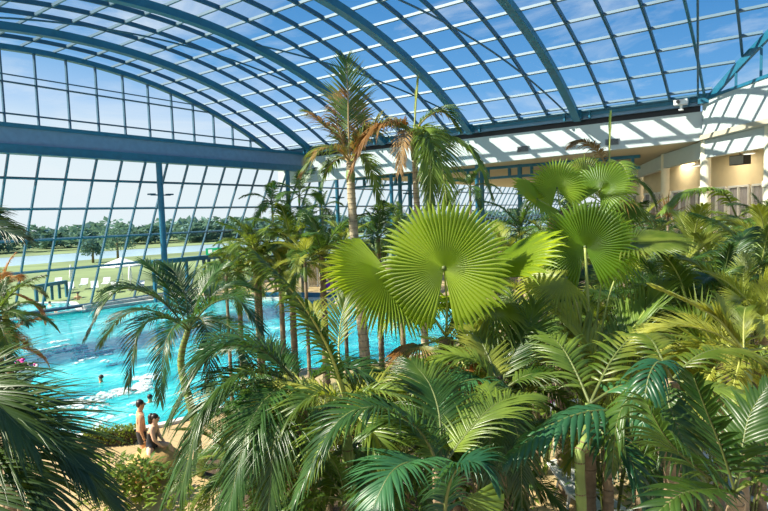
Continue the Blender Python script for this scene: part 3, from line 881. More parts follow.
# ------------------------------------------------------------------ single palms one can tell apart
# slender tall palm in the middle of the picture
def trunk_to(root, crown, tr, mids, trunk='bark_pale', ring=0.17):
    o = root.location
    pts = [V((0, 0, -0.05))]+[at(*p)-o for p in mids]+[crown-o]
    ringed_trunk(pts, tr*1.3, tr*0.8, ring, 12).build('trunk', [M[trunk], M['scar']], root, True)
def shaft(root, a, b, r):
    o = root.location; a, b = at(*a)-o, at(*b)-o; m = MB()
    m.tube([a, a.lerp(b, .4), b], [r, r*1.25, r*0.5], 10); m.build('crownshaft', [M['shaft']], root, True)

g0 = ground(370, 431); tA = empty('coconut_palm', g0, 'tall slender ringed palm standing in front of the pool with an upright ragged frond', 'palm')
trunk_to(tA, at(350, 162, 16), 0.13, [(364, 345, 16.2), (357.5, 280, 16.1), (352, 205, 16)])
shaft(tA, (351, 185, 16), (350, 160, 16), 0.11)
hero(tA, [(350,162,16),(348.5,125,16),(348,95,16),(346,60,16.2)], 'coco', 1, n=42, ll_m=1.0, lw_m=0.055, a0=58, a1=26, mat='L_dry', st='rachis_dry', droop=0.2, rad=0.035, base=0.75)
hero(tA, [(350,162,16),(338,150,15.6),(322,150,15.2),(303,170,15)], 'coco', 2, ll_m=0.75, lw_m=0.05, mat='L_dry', st='rachis_dry', droop=1.2, rad=0.03, gap=.1)
hero(tA, [(350,162,16),(338,138,16.3),(322,122,16.6),(308,112,16.8)], 'coco', 3, ll_m=0.7, lw_m=0.05, mat='L_dry', st='rachis_dry', droop=0.7, rad=0.03, gap=.15)
hero(tA, [(350,162,16),(362,140,15.8),(384,124,15.5),(408,128,15.3)], 'coco', 4, n=44, ll_m=1.0, lw_m=0.055, mat='L_dry', st='rachis_dry', droop=1.2, rad=0.035)
hero(tA, [(350,162,16),(362,156,15.7),(372,172,15.4),(379,202,15.3)], 'coco', 5, ll_m=0.6, lw_m=0.05, mat='L_mid', droop=0.9, rad=0.03)
hero(tA, [(350,162,16),(342,140,16),(337,115,16.2),(338,92,16.5)], 'coco', 6, n=22, ll_m=0.6, lw_m=0.05, mat='L_brown', st='rachis_dry', droop=1.0, rad=0.03)
hero(tA, [(350,162,16),(357,140,16.3),(361,118,16.6),(358,100,16.8)], 'coco', 7, n=22, ll_m=0.55, lw_m=0.05, mat='L_brown', st='rachis_dry', droop=1.0, rad=0.03)
hero(tA, [(350,162,16),(340,158,16.5),(328,168,17),(322,185,17)], 'coco', 8, ll_m=0.5, lw_m=0.05, mat='L_dry', st='rachis_dry', droop=1.0, rad=0.03)

g0 = ground(427, 436); tB = empty('coconut_palm', g0, 'tall palm with a long green hanging frond and a thin closed spear', 'palm')
trunk_to(tB, at(414, 133, 15.5), 0.088, [(424.5, 330, 15.6), (420, 250, 15.5), (416, 190, 15.5)])
shaft(tB, (415, 160, 15.5), (414, 132, 15.5), 0.10)
hero(tB, [(414,133,15.5),(416,105,15.5),(418,80,15.5)], 'coco', 11, n=26, ll_m=0.4, lw_m=0.03, a0=7, a1=4, vee=60, droop=0, mat='L_yel', rad=0.03)
hero(tB, [(414,133,15.5),(428,133,15.0),(440,155,14.6),(447,205,14.5)], 'coco', 12, n=46, ll_m=0.95, lw_m=0.055, mat='L_mid', droop=0.8, a0=64, rad=0.04, base=0.7)
hero(tB, [(414,133,15.5),(446,136,15.3),(474,156,15.1),(491,194,15)], 'coco', 13, n=42, ll_m=0.75, lw_m=0.055, mat='L_mid', droop=1.1, rad=0.035)
hero(tB, [(414,133,15.5),(396,124,15.2),(372,134,15),(352,168,15)], 'coco', 14, n=46, ll_m=1.0, lw_m=0.055, mat='L_dry', st='rachis_dry', droop=1.2, rad=0.035)
hero(tB, [(414,133,15.5),(426,118,15.5),(442,112,15.6),(457,126,15.6)], 'coco', 15, n=30, ll_m=0.7, lw_m=0.05, mat='L_dry', st='rachis_dry', droop=1.0, rad=0.03, gap=.15)
hero(tB, [(414,133,15.5),(408,132,15),(402,145,14.6),(400,172,14.4)], 'coco', 16, n=26, ll_m=0.55, lw_m=0.045, mat='L_brown', st='rachis_dry', droop=1.0, rad=0.03)
hero(tB, [(414,133,15.5),(424,134,14.8),(430,160,14.3),(430,206,14.2)], 'coco', 18, n=44, ll_m=0.8, lw_m=0.055, mat='L_mid', droop=0.9, rad=0.03, base=.7)
hero(tB, [(414,133,15.5),(424,128,16),(430,150,16.6),(428,190,17)], 'coco', 17, n=36, ll_m=0.8, lw_m=0.055, mat='L_mid', droop=0.9, rad=0.03)

# fan palm with the big lit leaf
c = at(446, 338, 8.4); tF = empty('fan_palm', (c.x, c.y, mound(c.x, c.y)), 'fan palm whose big round sunlit leaf faces the viewer at the middle of the hall', 'palm')
ringed_trunk([(0,0,-.05), (0.03,0,2), c-tF.location], 0.15, 0.11, 0.12).build('trunk', [M['bark'], M['scar']], tF, True)
def side(X, Y): return V(X).cross(V(Y))
hero_fan(tF, (444,268,8.0), dirv(.02,1,.2), dirv(-.38,.32,-.85), 1.06, 1, [(446,336,8.4),(447,305,8.25)], n=70, spread=170, joined=0.70, droop=0.10, cup=0.10, pleat=.07)
X, Y = dirv(-.45,-.5,-.6), dirv(-.85,.47,.1)
hero_fan(tF, (389,273,8.4), X, side(X, Y), 1.08, 2, [(446,336,8.4),(420,300,8.1)], n=56, spread=112, joined=0.66, droop=0.12, cup=0.05, pleat=.08)
X, Y = dirv(.70,.71,.0), dirv(.12,-.10,-.98)
hero_fan(tF, (490,279,8.2), X, side(X, Y), 1.3, 3, [(446,336,8.4),(468,300,8.3)], n=30, spread=66, joined=0.6, droop=0.25, cup=0.12, pleat=.08)
X, Y = dirv(-.1,-.35,-.8), dirv(1,.05,0)
hero_fan(tF, (493,309,8.3), X, side(X, Y), 0.85, 4, [(446,336,8.4),(470,312,8.4)], n=36, spread=125, joined=0.35, droop=0.9, cup=-0.05, mat='L_yel')
X, Y = dirv(.5,-.1,.7), dirv(.7,0,-.5)
hero_fan(tF, (462,296,8.9), X, side(X, Y), 0.8, 5, [(446,336,8.4)], n=36, spread=130, joined=0.55, droop=0.6)
X, Y = dirv(-.6,-.2,.6), dirv(.6,0,.6)
hero_fan(tF, (424,305,9.0), X, side(X, Y), 0.8, 6, [(446,336,8.4)], n=36, spread=130, joined=0.55, droop=0.7, mat='L_mid')
for i, (px, py) in enumerate(((420,345),(470,345),(435,372),(466,368))):
    X = (at(px, py, 8.0)-c).normalized(); Y = X.cross(V((0,0,1)))
    hero_fan(tF, (px,py,8.0), X, side(X, Y), 0.6, 7+i, [(446,338,8.4)], n=30, spread=110, joined=0.4, droop=0.9, mat='L_dry')

# second fan palm with the long yellow stalk
c = at(589, 405, 8.8); tG = empty('fan_palm', (c.x, c.y, mound(c.x, c.y)), 'fan palm with one leaf held up on a long straight yellow stalk', 'palm')
ringed_trunk([(0,0,-.05), (0,0.02,.8), c-tG.location], 0.14, 0.11, 0.12).build('trunk', [M['bark'], M['scar']], tG, True)
hero_fan(tG, (585,247,9.0), dirv(-.02,1,.25), dirv(-.45,.35,-.8), 0.84, 21, [(589,404,8.8),(589,330,8.9)], n=64, spread=165, joined=0.68, droop=0.15, cup=0.1, pleat=.07, prad=0.03)
X, Y = dirv(.85,.42,.25), dirv(.45,-.85,-.2)
hero_fan(tG, (606,244,9.6), X, side(X, Y), 0.85, 22, [(590,404,8.8),(597,320,9.2)], n=46, spread=120, joined=0.6, droop=0.3)
X, Y = dirv(.95,.0,-.25), dirv(.2,.28,.92)
hero_fan(tG, (632,243,9.2), X, side(X, Y), 0.95, 23, [(590,404,8.8),(608,300,9)], n=44, spread=115, joined=0.6, droop=0.25, mat='L_yel')
X, Y = dirv(-.93,-.15,.1), dirv(.05,.5,.85)
hero_fan(tG, (566,278,8.8), X, side(X, Y), 0.85, 24, [(589,404,8.8),(580,320,8.8)], n=36, spread=110, joined=0.5, droop=0.4, mat='L_yel')
X, Y = dirv(-.6,-.3,.6), dirv(.6,0,.6)
hero_fan(tG, (560,340,9.3), X, side(X, Y), 0.8, 25, [(589,404,8.8)], n=36, spread=130, joined=0.5, droop=0.7, mat='L_dry')

# fan palm with the brown collar, farther back
c = at(561, 212, 13.5); tH = fan_palm(c, 1.05, 'fan palm with a brown fibrous collar carrying three dark fans just below the white fascia', 0, 0.15, seed=5)
X = dirv(-.75,.25,-.35)
hero_fan(tH, (537,199,13.2), X, dirv(-.3,.7,-.65), 0.85, 31, [(561,212,13.5)], n=44, spread=150, joined=0.6, droop=0.3)
hero_fan(tH, (557,188,13.4), dirv(-.1,.9,.25), dirv(-.4,.4,-.8), 0.78, 32, [(561,212,13.5)], n=46, spread=155, joined=0.64, droop=0.2)
hero_fan(tH, (600,190,13.4), dirv(.55,.75,.2), dirv(-.45,.5,-.75), 0.9, 33, [(561,212,13.5)], n=48, spread=150, joined=0.62, droop=0.3)
hero_fan(tH, (584,182,13.9), dirv(.25,.9,.2), dirv(-.3,.4,-.8), 0.8, 34, [(561,212,13.5)], n=44, spread=120, joined=0.55, droop=0.3, mat='L_yel')
X, Y = dirv(.9,-.2,.1), dirv(.1,.2,-.95)
hero_fan(tH, (612,205,13.6), X, side(X, Y), 1.0, 35, [(561,212,13.5)], n=40, spread=110, joined=0.5, droop=0.7, mat='L_dry')

# palm with the upright spear in front of the fascia
c = at(609, 170, 17); tS = palm(c, 2.0, 'coco', 'tall palm with one upright closed spear and a brown frond before the white fascia', 5, 0.13, 'coconut_palm', emin=3, emax=6, seed=8)
hero(tS, [(609,170,17),(610,140,17),(611,116,17)], 'coco', 41, n=26, ll_m=0.45, lw_m=0.035, a0=8, a1=4, vee=60, droop=0, mat='L_mid', rad=0.03)
hero(tS, [(609,170,17),(598,152,16.8),(584,142,16.6),(572,145,16.5)], 'coco', 42, n=30, ll_m=0.55, lw_m=0.05, mat='L_brown', st='rachis_dry', droop=1.0, rad=0.03, gap=.1)

# arching palm in front of the pool at the left
g0 = ground(201, 474); c = at(188, 330, 11.8); tP = empty('queen_palm', g0, 'slender palm beside the pool whose leftmost frond arches over the water', 'palm')
trunk_to(tP, c, 0.075, [(194, 420, 11.9), (181, 365, 11.9)], 'shaft')
P0 = (188, 330, 11.8)
for i, (pts, kw) in enumerate([
    ([P0,(160,300,11.4),(118,290,11.0),(88,333,10.8)], dict(ll_m=.62, droop=.75)),
    ([P0,(176,300,12),(160,276,12.2),(146,262,12.4)], dict(ll_m=.5, droop=.3)),
    ([P0,(186,300,12),(176,274,12.3),(164,263,12.6)], dict(ll_m=.5, droop=.3)),
    ([P0,(198,300,12),(212,278,12.2),(222,268,12.4)], dict(ll_m=.5, droop=.3)),
    ([P0,(210,305,11.7),(238,300,11.4),(262,330,11.2)], dict(ll_m=.6, droop=.6)),
    ([P0,(165,318,11.3),(140,330,10.9),(128,385,10.7)], dict(ll_m=.55, droop=.7)),
    ([P0,(215,322,11.6),(238,335,11.2),(248,372,11)], dict(ll_m=.55, droop=.7)),
    ([P0,(180,322,11.1),(165,345,10.6),(160,400,10.4)], dict(ll_m=.5, droop=.7)),
    ([P0,(200,318,11.2),(208,340,10.8),(210,390,10.5)], dict(ll_m=.5, droop=.7)),
    ([P0,(150,310,12.4),(120,318,12.8),(100,345,13)], dict(ll_m=.5, droop=.7)),
    ([P0,(205,300,12.5),(232,285,13),(255,290,13.4)], dict(ll_m=.5, droop=.5))]):
    hero(tP, pts, 'date', 50+i, n=46, lw_m=.032, rad=.022, mat='L_deep', **{**kw, 'll_m': kw['ll_m']*1.12})

# dark palm with long drooping fronds behind the two bathers
g0 = ground(214, 500); c = at(300, 386, 7.4); g0 = V((c.x, c.y, 0)); tQ = empty('queen_palm', g0, 'dark palm hanging long fronds beside the two people on the deck', 'palm')
ringed_trunk([(0,0,-.05), (0.04,0,c.z*.5), c-g0], 0.10, 0.08, 0.14).build('trunk', [M['bark'], M['scar']], tQ, True)
P0 = (300, 386, 7.4)
for i, (pts, kw) in enumerate([
    ([P0,(255,372,7.0),(208,402,6.6),(182,488,6.4)], dict(ll_m=.75, droop=.9)),
    ([P0,(262,350,7.2),(214,352,7.0),(172,415,6.9)], dict(ll_m=.72, droop=.8)),
    ([P0,(275,392,6.8),(250,425,6.3),(228,511,6.0)], dict(ll_m=.7, droop=.8)),
    ([P0,(290,400,6.6),(275,440,6.1),(268,520,5.9)], dict(ll_m=.6, droop=.8)),
    ([P0,(330,370,7.2),(365,375,7.0),(395,420,6.9)], dict(ll_m=.65, droop=.7)),
    ([P0,(280,362,7.8),(250,345,8.2),(222,352,8.5)], dict(ll_m=.5, droop=.6)),
    ([P0,(285,368,7.7),(262,350,8),(232,345,8.3)], dict(ll_m=.5, droop=.5)),
    ([P0,(245,385,7.4),(200,430,7.3),(165,500,7.3)], dict(ll_m=.65, droop=.8))]):
    hero(tQ, pts, 'date', 70+i, n=54, lw_m=.032, rad=.022, mat='L_deep' if i % 3 else 'L_dark', **kw)

# clump with the long dark arching blade in front of the pool
c = at(346, 402, 6.6); g0 = V((c.x, c.y, 0)); tK = empty('areca_palm', g0, 'clumped palm with bare yellow stalks and one long dark frond leaning across the pool view', 'palm')
P0 = (346, 402, 6.6)
hero(tK, [P0,(330,352,6.2),(300,300,5.8),(256,254,5.5)], 'areca', 90, n=46, ll_m=.42, lw_m=.035, a0=40, a1=14, droop=1.0, vee=-10, mat='L_dark', st='rachis', rad=.026)
hero(tK, [P0,(340,370,7),(339,335,7.3),(345,300,7.6)], 'areca', 91, ll_m=.5, lw_m=.03, droop=.4, s0=.55, n=16, rad=.022)
hero(tK, [P0,(330,360,7.2),(318,330,7.6),(313,306,7.9)], 'areca', 92, ll_m=.4, lw_m=.03, droop=.4, s0=.6, n=14, rad=.02)
for i, (x1, y1, x2, y2, x3, y3, d) in enumerate([(370,388,395,380,425,392,6.8),(320,392,290,385,262,396,7),(365,395,392,395,415,420,6.2),(322,395,298,408,282,440,6.2),(352,392,366,378,382,380,7.4),(335,420,320,440,312,475,6),(360,420,378,440,385,475,6)]):
    hero(tK, [P0,(x1,y1,(6.6+d)/2),(x2,y2,d),(x3,y3,d)], 'areca', 93+i, ll_m=.5, lw_m=.035, droop=.6, mat='L_yel' if i in (0, 4, 1) else 'L_mid', rad=.018)
for i, (dx, dy) in enumerate(((0,0),(.12,.06),(-.1,.08),(.04,-.12),(-.07,-.06))):
    ringed_trunk([(dx*1.6,dy*1.6,-.05), (dx*.8,dy*.8,c.z*.55), (0,0,c.z)], 0.04, 0.032, 0.2, 8).build('cane', [M['shaft'], M['scar']], tK, True)

# dark feathery palm arching at the bottom
c = at(440, 470, 5.2); g0 = V((c.x, c.y, 0)); tC = empty('kentia_palm', g0, 'dark palm at the bottom edge whose fronds arch left over the reclining bather', 'palm')
ringed_trunk([(0,0,-.05), (0.02,0,c.z*.5), c-g0], 0.09, 0.07, 0.14).build('trunk', [M['bark'], M['scar']], tC, True)
P0 = (440, 470, 5.2)
for i, (pts, kw) in enumerate([
    ([P0,(418,428,5.1),(375,408,4.9),(335,425,4.7),(295,500,4.6)], dict(ll_m=.46, droop=.6, mat='L_deep')),
    ([P0,(425,440,5.3),(400,420,5.4),(366,432,5.5)], dict(ll_m=.4, droop=.5, mat='L_dark')),
    ([P0,(420,462,4.7),(392,472,4.3),(368,520,4.1)], dict(ll_m=.42, droop=.5, mat='L_blue')),
    ([(445,540,4.2),(446,500,4.1),(456,470,4.0),(478,462,3.9),(492,480,3.9)], dict(ll_m=.30, droop=.8, mat='L_blue')),
    ([P0,(470,430,5.4),(500,402,5.8),(535,395,6.2)], dict(ll_m=.5, droop=.5, mat='L_mid')),
    ([P0,(440,420,5.6),(430,385,6),(412,362,6.4)], dict(ll_m=.55, droop=.4, mat='L_mid')),
    ([P0,(460,430,5.6),(485,405,6.0),(490,385,6.4)], dict(ll_m=.42, droop=.5, mat='L_mid'))]):
    hero(tC, pts, 'feather', 110+i, n=40, lw_m=.036, rad=.016, **kw)
X, Y = dirv(.75,-.1,-.3), dirv(.2,.55,.6)
hero_fan(tC, (462,500,4.7), X, side(X, Y), 0.36, 8, [(442,475,5.2)], n=8, spread=44, joined=0.92, droop=0.1, name='broad_frond', mat='L_mid', pleat=.02)

# palm hanging tattered dark leaflets
c = at(500, 392, 7.2); g0 = V((c.x, c.y, mound(c.x, c.y))); tD = empty('kentia_palm', g0, 'palm hanging blue green and withered dark fronds left of the white lounger', 'palm')
ringed_trunk([(0,0,-.05), (0.02,0,(c.z-g0.z)*.5), c-g0], 0.10, 0.08, 0.14).build('trunk', [M['bark'], M['scar']], tD, True)
P0 = (500, 392, 7.2)
for i, (pts, kw) in enumerate([
    ([P0,(475,380,6.9),(448,395,6.7),(436,450,6.6)], dict(ll_m=.6, droop=.6, mat='L_blue')),
    ([P0,(480,365,7.2),(450,358,7.2),(420,380,7.2)], dict(ll_m=.6, droop=.6, mat='L_mid')),
    ([P0,(492,410,6.9),(490,450,6.7),(492,511,6.6)], dict(ll_m=.45, droop=1.0, mat='L_dark')),
    ([P0,(510,410,6.9),(520,450,6.7),(522,511,6.6)], dict(ll_m=.5, droop=1.0, mat='L_dark')),
    ([P0,(530,375,7.2),(560,378,7.2),(585,400,7.2)], dict(ll_m=.55, droop=.7, mat='L_mid')),
    ([P0,(510,360,7.6),(525,335,7.9),(535,305,8.2)], dict(ll_m=.6, droop=.2, mat='L_mid')),
    ([P0,(490,360,7.6),(478,335,7.9),(470,318,8.2)], dict(ll_m=.5, droop=.3, mat='L_yel')),
    ([P0,(540,360,8.0),(570,350,8.6),(600,365,9)], dict(ll_m=.55, droop=.5, mat='L_yel'))]):
    hero(tD, pts, 'feather', 130+i, n=40, lw_m=.040, rad=.02, **kw)

# broad leaved palm above the lounger with the green cane
g0 = ground(577, 524); c = at(590, 404, 6.6); g0 = V((c.x-.12, c.y-.1, 0)); tE = empty('kentia_palm', g0, 'palm with a smooth green cane and a blue green frond hanging over the white lounger', 'palm')
ringed_trunk([(0,0,-.05), at(580,480,6.55)-g0, at(585,445,6.6)-g0, c-g0], 0.062, 0.055, 0.3, 12).build('cane', [M['shaft'], M['scar']], tE, True)
P0 = (590, 404, 6.6)
for i, (pts, kw) in enumerate([
    ([(640,428,6.3),(612,412,6.0),(576,415,5.8),(540,432,5.7),(506,460,5.6)], dict(n=22, ll_m=.48, lw_m=.074, droop=1.6, mat='L_blue', s0=.05, vee=0)),
    ([P0,(625,385,6.7),(660,395,6.5),(680,440,6.3)], dict(n=20, ll_m=.6, lw_m=.06, droop=1.0, mat='L_blue')),
    ([P0,(612,360,7),(635,335,7.4),(662,325,7.6)], dict(n=22, ll_m=.55, lw_m=.05, droop=.5, mat='L_yel')),
    ([P0,(575,370,7),(560,345,7.4),(540,330,7.8)], dict(n=22, ll_m=.55, lw_m=.05, droop=.5, mat='L_mid')),
    ([P0,(600,430,6.2),(630,460,5.9),(650,511,5.8)], dict(n=20, ll_m=.5, lw_m=.055, droop=.7, mat='L_blue'))]):
    hero(tE, pts, 'kentia', 150+i, rad=.02, **kw)

# dark palm close by at the lower right
c = at(735, 492, 4.6); g0 = V((c.x, c.y, 0)); tR = empty('kentia_palm', g0, 'dark palm in the lower right corner seen against the sandy floor', 'palm')
ringed_trunk([(0,0,-.05), (0.02,0,c.z*.5), c-g0], 0.08, 0.065, 0.16).build('trunk', [M['bark'], M['scar']], tR, True)
P0 = (735, 492, 4.6)
for i, (pts, kw) in enumerate([
    ([P0,(722,450,4.5),(706,410,4.4),(694,378,4.3)], dict(n=20, ll_m=.34, droop=.15, vee=5)),
    ([P0,(742,450,4.6),(750,415,4.7),(768,385,4.8)], dict(n=20, ll_m=.36, droop=.2, vee=5)),
    ([P0,(700,470,4.4),(668,440,4.2),(648,405,4.1)], dict(n=22, ll_m=.45, droop=.9)),
    ([P0,(710,490,4.2),(680,495,3.9),(650,520,3.8)], dict(n=18, ll_m=.38, droop=.5)),
    ([P0,(760,480,4.4),(790,480,4.3),(820,500,4.2)], dict(n=18, ll_m=.4, droop=.5)),
    ([P0,(745,465,4.9),(775,440,5.2),(800,430,5.4)], dict(n=18, ll_m=.4, droop=.4))]):
    hero(tR, pts, 'kentiad', 170+i, lw_m=.045, rad=.012, **kw)

# palm with the hanging blue green leaf and the dark fan of leaflets at right
c = at(672, 380, 5.6); g0 = V((c.x, c.y, 0)); tT = empty('kentia_palm', g0, 'palm right of the green cane with a torn blue green leaf hanging down', 'palm')
ringed_trunk([(0,0,-.05), (0.02,0,c.z*.5), c-g0], 0.09, 0.07, 0.16).build('trunk', [M['bark'], M['scar']], tT, True)
P0 = (672, 380, 5.6)
for i, (pts, kw) in enumerate([
    ([P0,(660,362,5.3),(648,380,5.1),(642,432,5.0)], dict(n=16, ll_m=.38, lw_m=.045, droop=1.4, mat='L_blue')),
    ([P0,(668,400,5.4),(682,440,5.2),(705,505,5.1)], dict(n=24, ll_m=.5, lw_m=.055, droop=.6, mat='L_dark')),
    ([P0,(700,355,5.8),(735,350,6),(772,372,6.1)], dict(n=26, ll_m=.45, lw_m=.045, droop=.8, mat='L_yel')),
    ([P0,(655,345,6),(650,335,6.4),(700,338,6.8)], dict(n=18, ll_m=.35, lw_m=.05, droop=.5, mat='L_yel')),
    ([P0,(700,385,5.4),(740,395,5.3),(775,420,5.3)], dict(n=24, ll_m=.42, lw_m=.045, droop=.8, mat='L_mid')),
    ([P0,(635,395,5.6),(618,420,5.6),(612,470,5.6)], dict(n=20, ll_m=.42, lw_m=.05, droop=.9, mat='L_dark'))]):
    hero(tT, pts, 'kentia', 190+i, rad=.016, **kw)

# plumes of the right hand thicket
c = at(608, 392, 8.4); tU = palm(c, 1.6, 'datey', 'stiff palm whose pale narrow leaflets stand up like a plume behind the yellow fan stalk', 7, 0.08, seed=21, emin=2, emax=6)
hero(tU, [(608,392,8.4),(622,350,8.5),(642,315,8.8),(668,282,9.2)], 'datey', 210, n=44, ll_m=.95, lw_m=.045, a0=38, a1=16, droop=.1, vee=30, rad=.03, mat='L_mid', st='rachis')
hero(tU, [(608,392,8.4),(590,352,8.5),(572,325,8.8),(545,300,9)], 'datey', 211, n=36, ll_m=.75, lw_m=.05, a0=46, a1=20, droop=.15, vee=30, rad=.03, mat='L_yel', st='rachis')
hero(tU, [(608,392,8.4),(640,370,8.2),(672,362,8),(700,380,7.9)], 'datey', 212, n=36, ll_m=.6, lw_m=.05, droop=.4, rad=.03, mat='L_yel')
c = at(744, 352, 6.8); tV = palm(c, 1.3, 'datey', 'palm with a long folded light green frond slanting up left across the thicket', 6, 0.08, seed=22, emin=2, emax=6)
hero(tV, [(744,352,6.8),(732,336,6.7),(712,315,6.6),(655,287,6.4)], 'areca', 220, n=34, ll_m=.42, lw_m=.05, a0=20, a1=10, droop=.1, vee=40, rad=.024, mat='L_yel', st='rachis')
c = at(737, 218, 21); tW = palm(c, 2.2, 'coco', 'palm before the gallery doors with one broad frond arching to the left', 7, 0.12, seed=23, emin=3, emax=6)
hero(tW, [(737,218,21),(722,192,20.5),(688,192,20),(662,212,19.8)], 'kentia', 230, n=30, ll_m=.75, lw_m=.12, droop=1.1, rad=.04, mat='L_mid')

# near palm at the left edge
c = at(-95, 470, 3.3); g0 = V((c.x, c.y, 0)); tN = empty('date_palm', g0, 'near palm at the left edge sweeping long thin dark leaflets over the lower corner', 'palm')
ringed_trunk([(0,0,-.05), (0.0,0.03,c.z*.5), c-g0], 0.14, 0.12, 0.12).build('trunk', [M['bark'], M['scar']], tN, True)
P0 = (-95, 470, 3.3)
for i, (pts, kw) in enumerate([
    ([P0,(-40,415,3.2),(30,420,3.1),(85,470,3.0)], dict(ll_m=.55, droop=.35)),
    ([P0,(-40,440,3.0),(20,460,2.9),(60,530,2.8)], dict(ll_m=.50, droop=.5)),
    ([P0,(-60,425,3.4),(-10,405,3.5),(40,432,3.5)], dict(ll_m=.5, droop=.3)),
    ([P0,(-50,390,3.1),(-15,395,2.9),(30,440,2.8)], dict(ll_m=.52, droop=.4)),
    ([P0,(-70,430,3.3),(-40,395,3.4),(-12,388,3.5)], dict(ll_m=.42, droop=.3)),
    ([P0,(-60,470,2.8),(-20,500,2.6),(10,560,2.5)], dict(ll_m=.5, droop=.5)),
    ([P0,(-30,430,3.6),(50,445,3.8),(115,500,3.9)], dict(ll_m=.6, droop=.5))]):
    hero(tN, pts, 'date', 240+i, n=44, lw_m=.024, a0=50, a1=12, rad=.016, mat='L_olive', **kw)
c = at(-75, 262, 3.6); g0 = V((c.x-.1, c.y+.2, 0)); tM = empty('date_palm', g0, 'near palm beyond the left edge showing only dark frond tips before the windows', 'palm')
ringed_trunk([(0,0,-.05), (0.0,0.03,c.z*.5), c-g0], 0.12, 0.10, 0.14).build('trunk', [M['bark'], M['scar']], tM, True)
P0 = (-75, 262, 3.6)
for i, (pts, kw) in enumerate([
    ([P0,(-45,232,3.5),(-15,226,3.4),(20,236,3.3)], dict(ll_m=.28, droop=.7)),
    ([P0,(-50,225,3.7),(-25,215,3.8),(5,224,3.9)], dict(ll_m=.28, droop=.6))]):
    hero(tM, pts, 'date', 250+i, n=44, lw_m=.018, rad=.012, a0=48, a1=16, mat='L_olive', **kw)
# ------------------------------------------------------------------ the rest of the planting, plant by plant
P = palm
def C(x, y, d): return at(x, y, d)
P(C(-4,318,9), 0.95, 'feather', 'bushy palm at the left edge standing before the pool and the swimmers', 14, .07, 'areca_palm', seed=1)
P(C(4,292,10), 0.9, 'rusty', 'small palm just right of the bushy palm at the left edge', 10, .06, seed=2)
P(C(-6,350,9.5), 1.0, 'rusty', 'low palm under the bushy palm at the left edge, some leaflets brown', 10, .06, seed=3)
P(C(272,204,45), 2.6, 'feather', 'small dark palm before the leaning windows, leftmost of the three beside the twin posts', 9, .09, seed=4)
P(C(299,196,44), 2.8, 'feather', 'dark palm before the leaning windows, right behind the twin posts', 9, .09, seed=5)
P(C(322,209,46), 2.5, 'feather', 'dark palm before the leaning windows, right of the twin posts', 8, .09, seed=6)
P(C(470,188,39), 2.2, 'feather', 'small dark palm seen under the fascia, right of the long hanging frond', 8, .09, seed=7)
P(C(290,244,18), 2.0, 'coco', 'full palm behind the pool view with a crown below the twin posts', 15, .1, seed=8)
P(C(322,256,16.5), 1.9, 'feather', 'full palm just left of the tall slender trunk', 14, .1, seed=9)
P(C(258,262,17.5), 1.6, 'coco', 'palm left of the full palms, right of the small shrubs by the porch', 12, .08, seed=10)
P(C(238,272,18), 1.5, 'coco', 'palm right of the blue exit door frame, its crown lower than the full palms', 13, .08, seed=11)
P(C(280,268,17), 1.4, 'datey', 'palm with upright thin leaves in front of the full palms', 12, .08, seed=12)
P(C(378,238,20), 1.7, 'feather', 'palm between the two tall trunks', 12, .09, seed=13)
P(C(400,228,22), 1.7, 'coco', 'palm peeping over the top of the left lobed fan leaf', 11, .09, seed=14)
P(C(520,232,22), 1.8, 'feather', 'palm in the gap between the round fan and the collared fan palm', 12, .1, seed=15)
P(C(505,262,18), 1.7, 'areca', 'yellow green palm behind the upright folded fan leaf', 12, .08, seed=16)
P(C(535,300,13), 1.6, 'datey', 'palm with pale stiff leaflets left of the yellow fan stalk', 12, .08, seed=17)
P(C(400,432,10), 1.0, 'areca', 'bright palm in front of the nearest pool corner, below the two tall trunks', 13, .06, 'areca_palm', seed=18)
P(C(432,395,10.5), 1.3, 'datey', 'thin leaved palm right under the big round fan leaf', 13, .07, seed=19)
P(C(475,385,10.5), 1.4, 'datey', 'thin leaved palm right of the trunk of the big fan palm', 13, .07, seed=20)
P(C(326,428,10), 1.0, 'areca', 'yellow green palm at the foot of the tall slender trunk', 13, .06, 'areca_palm', seed=21)
P(C(282,410,10.5), 1.1, 'datey', 'thin leaved palm between the arching palm and the slender trunk', 12, .06, seed=22)
P(C(248,412,10), 1.0, 'feather', 'dark palm just right of the arching palm stem', 12, .07, seed=23)
P(C(520,345,10.5), 1.5, 'coco', 'palm in front of the drooping yellow fan leaf', 12, .07, seed=24)
P(C(640,262,17), 1.8, 'areca', 'palm under the flat yellow fan leaf at the right', 12, .08, seed=25)
P(C(692,258,15), 1.9, 'datey', 'spiky crowned palm in the middle of the right hand thicket', 16, .09, seed=26)
P(C(730,262,17), 1.8, 'feather', 'palm behind the spiky crown, before the second gallery column', 13, .09, seed=27)
P(C(766,250,15), 1.8, 'areca', 'yellow green palm at the right edge below the glazed doors', 13, .09, seed=28)
P(C(760,282,11), 1.7, 'coco', 'palm at the right edge below the yellow green one', 13, .08, seed=29)
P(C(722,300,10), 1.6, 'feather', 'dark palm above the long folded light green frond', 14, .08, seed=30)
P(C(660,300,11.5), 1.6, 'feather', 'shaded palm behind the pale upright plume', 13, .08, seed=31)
P(C(690,318,9.2), 1.4, 'coco', 'palm under the long folded light green frond', 12, .07, seed=32)
P(C(764,335,8.2), 1.4, 'datey', 'palm with streaked thin leaves at the right edge, halfway down', 12, .07, seed=33)
P(C(640,340,9.8), 1.4, 'coco', 'palm just right of the pale upright plume', 12, .07, seed=34)
P(C(560,318,12), 1.5, 'feather', 'dark palm left of the long yellow fan stalk', 12, .08, seed=35)
P(C(612,305,13), 1.6, 'areca', 'yellow green palm behind the long yellow fan stalk', 12, .08, seed=36)
P(C(655,244,22), 1.8, 'feather', 'dark palm at the foot of the third gallery column', 11, .1, seed=37)
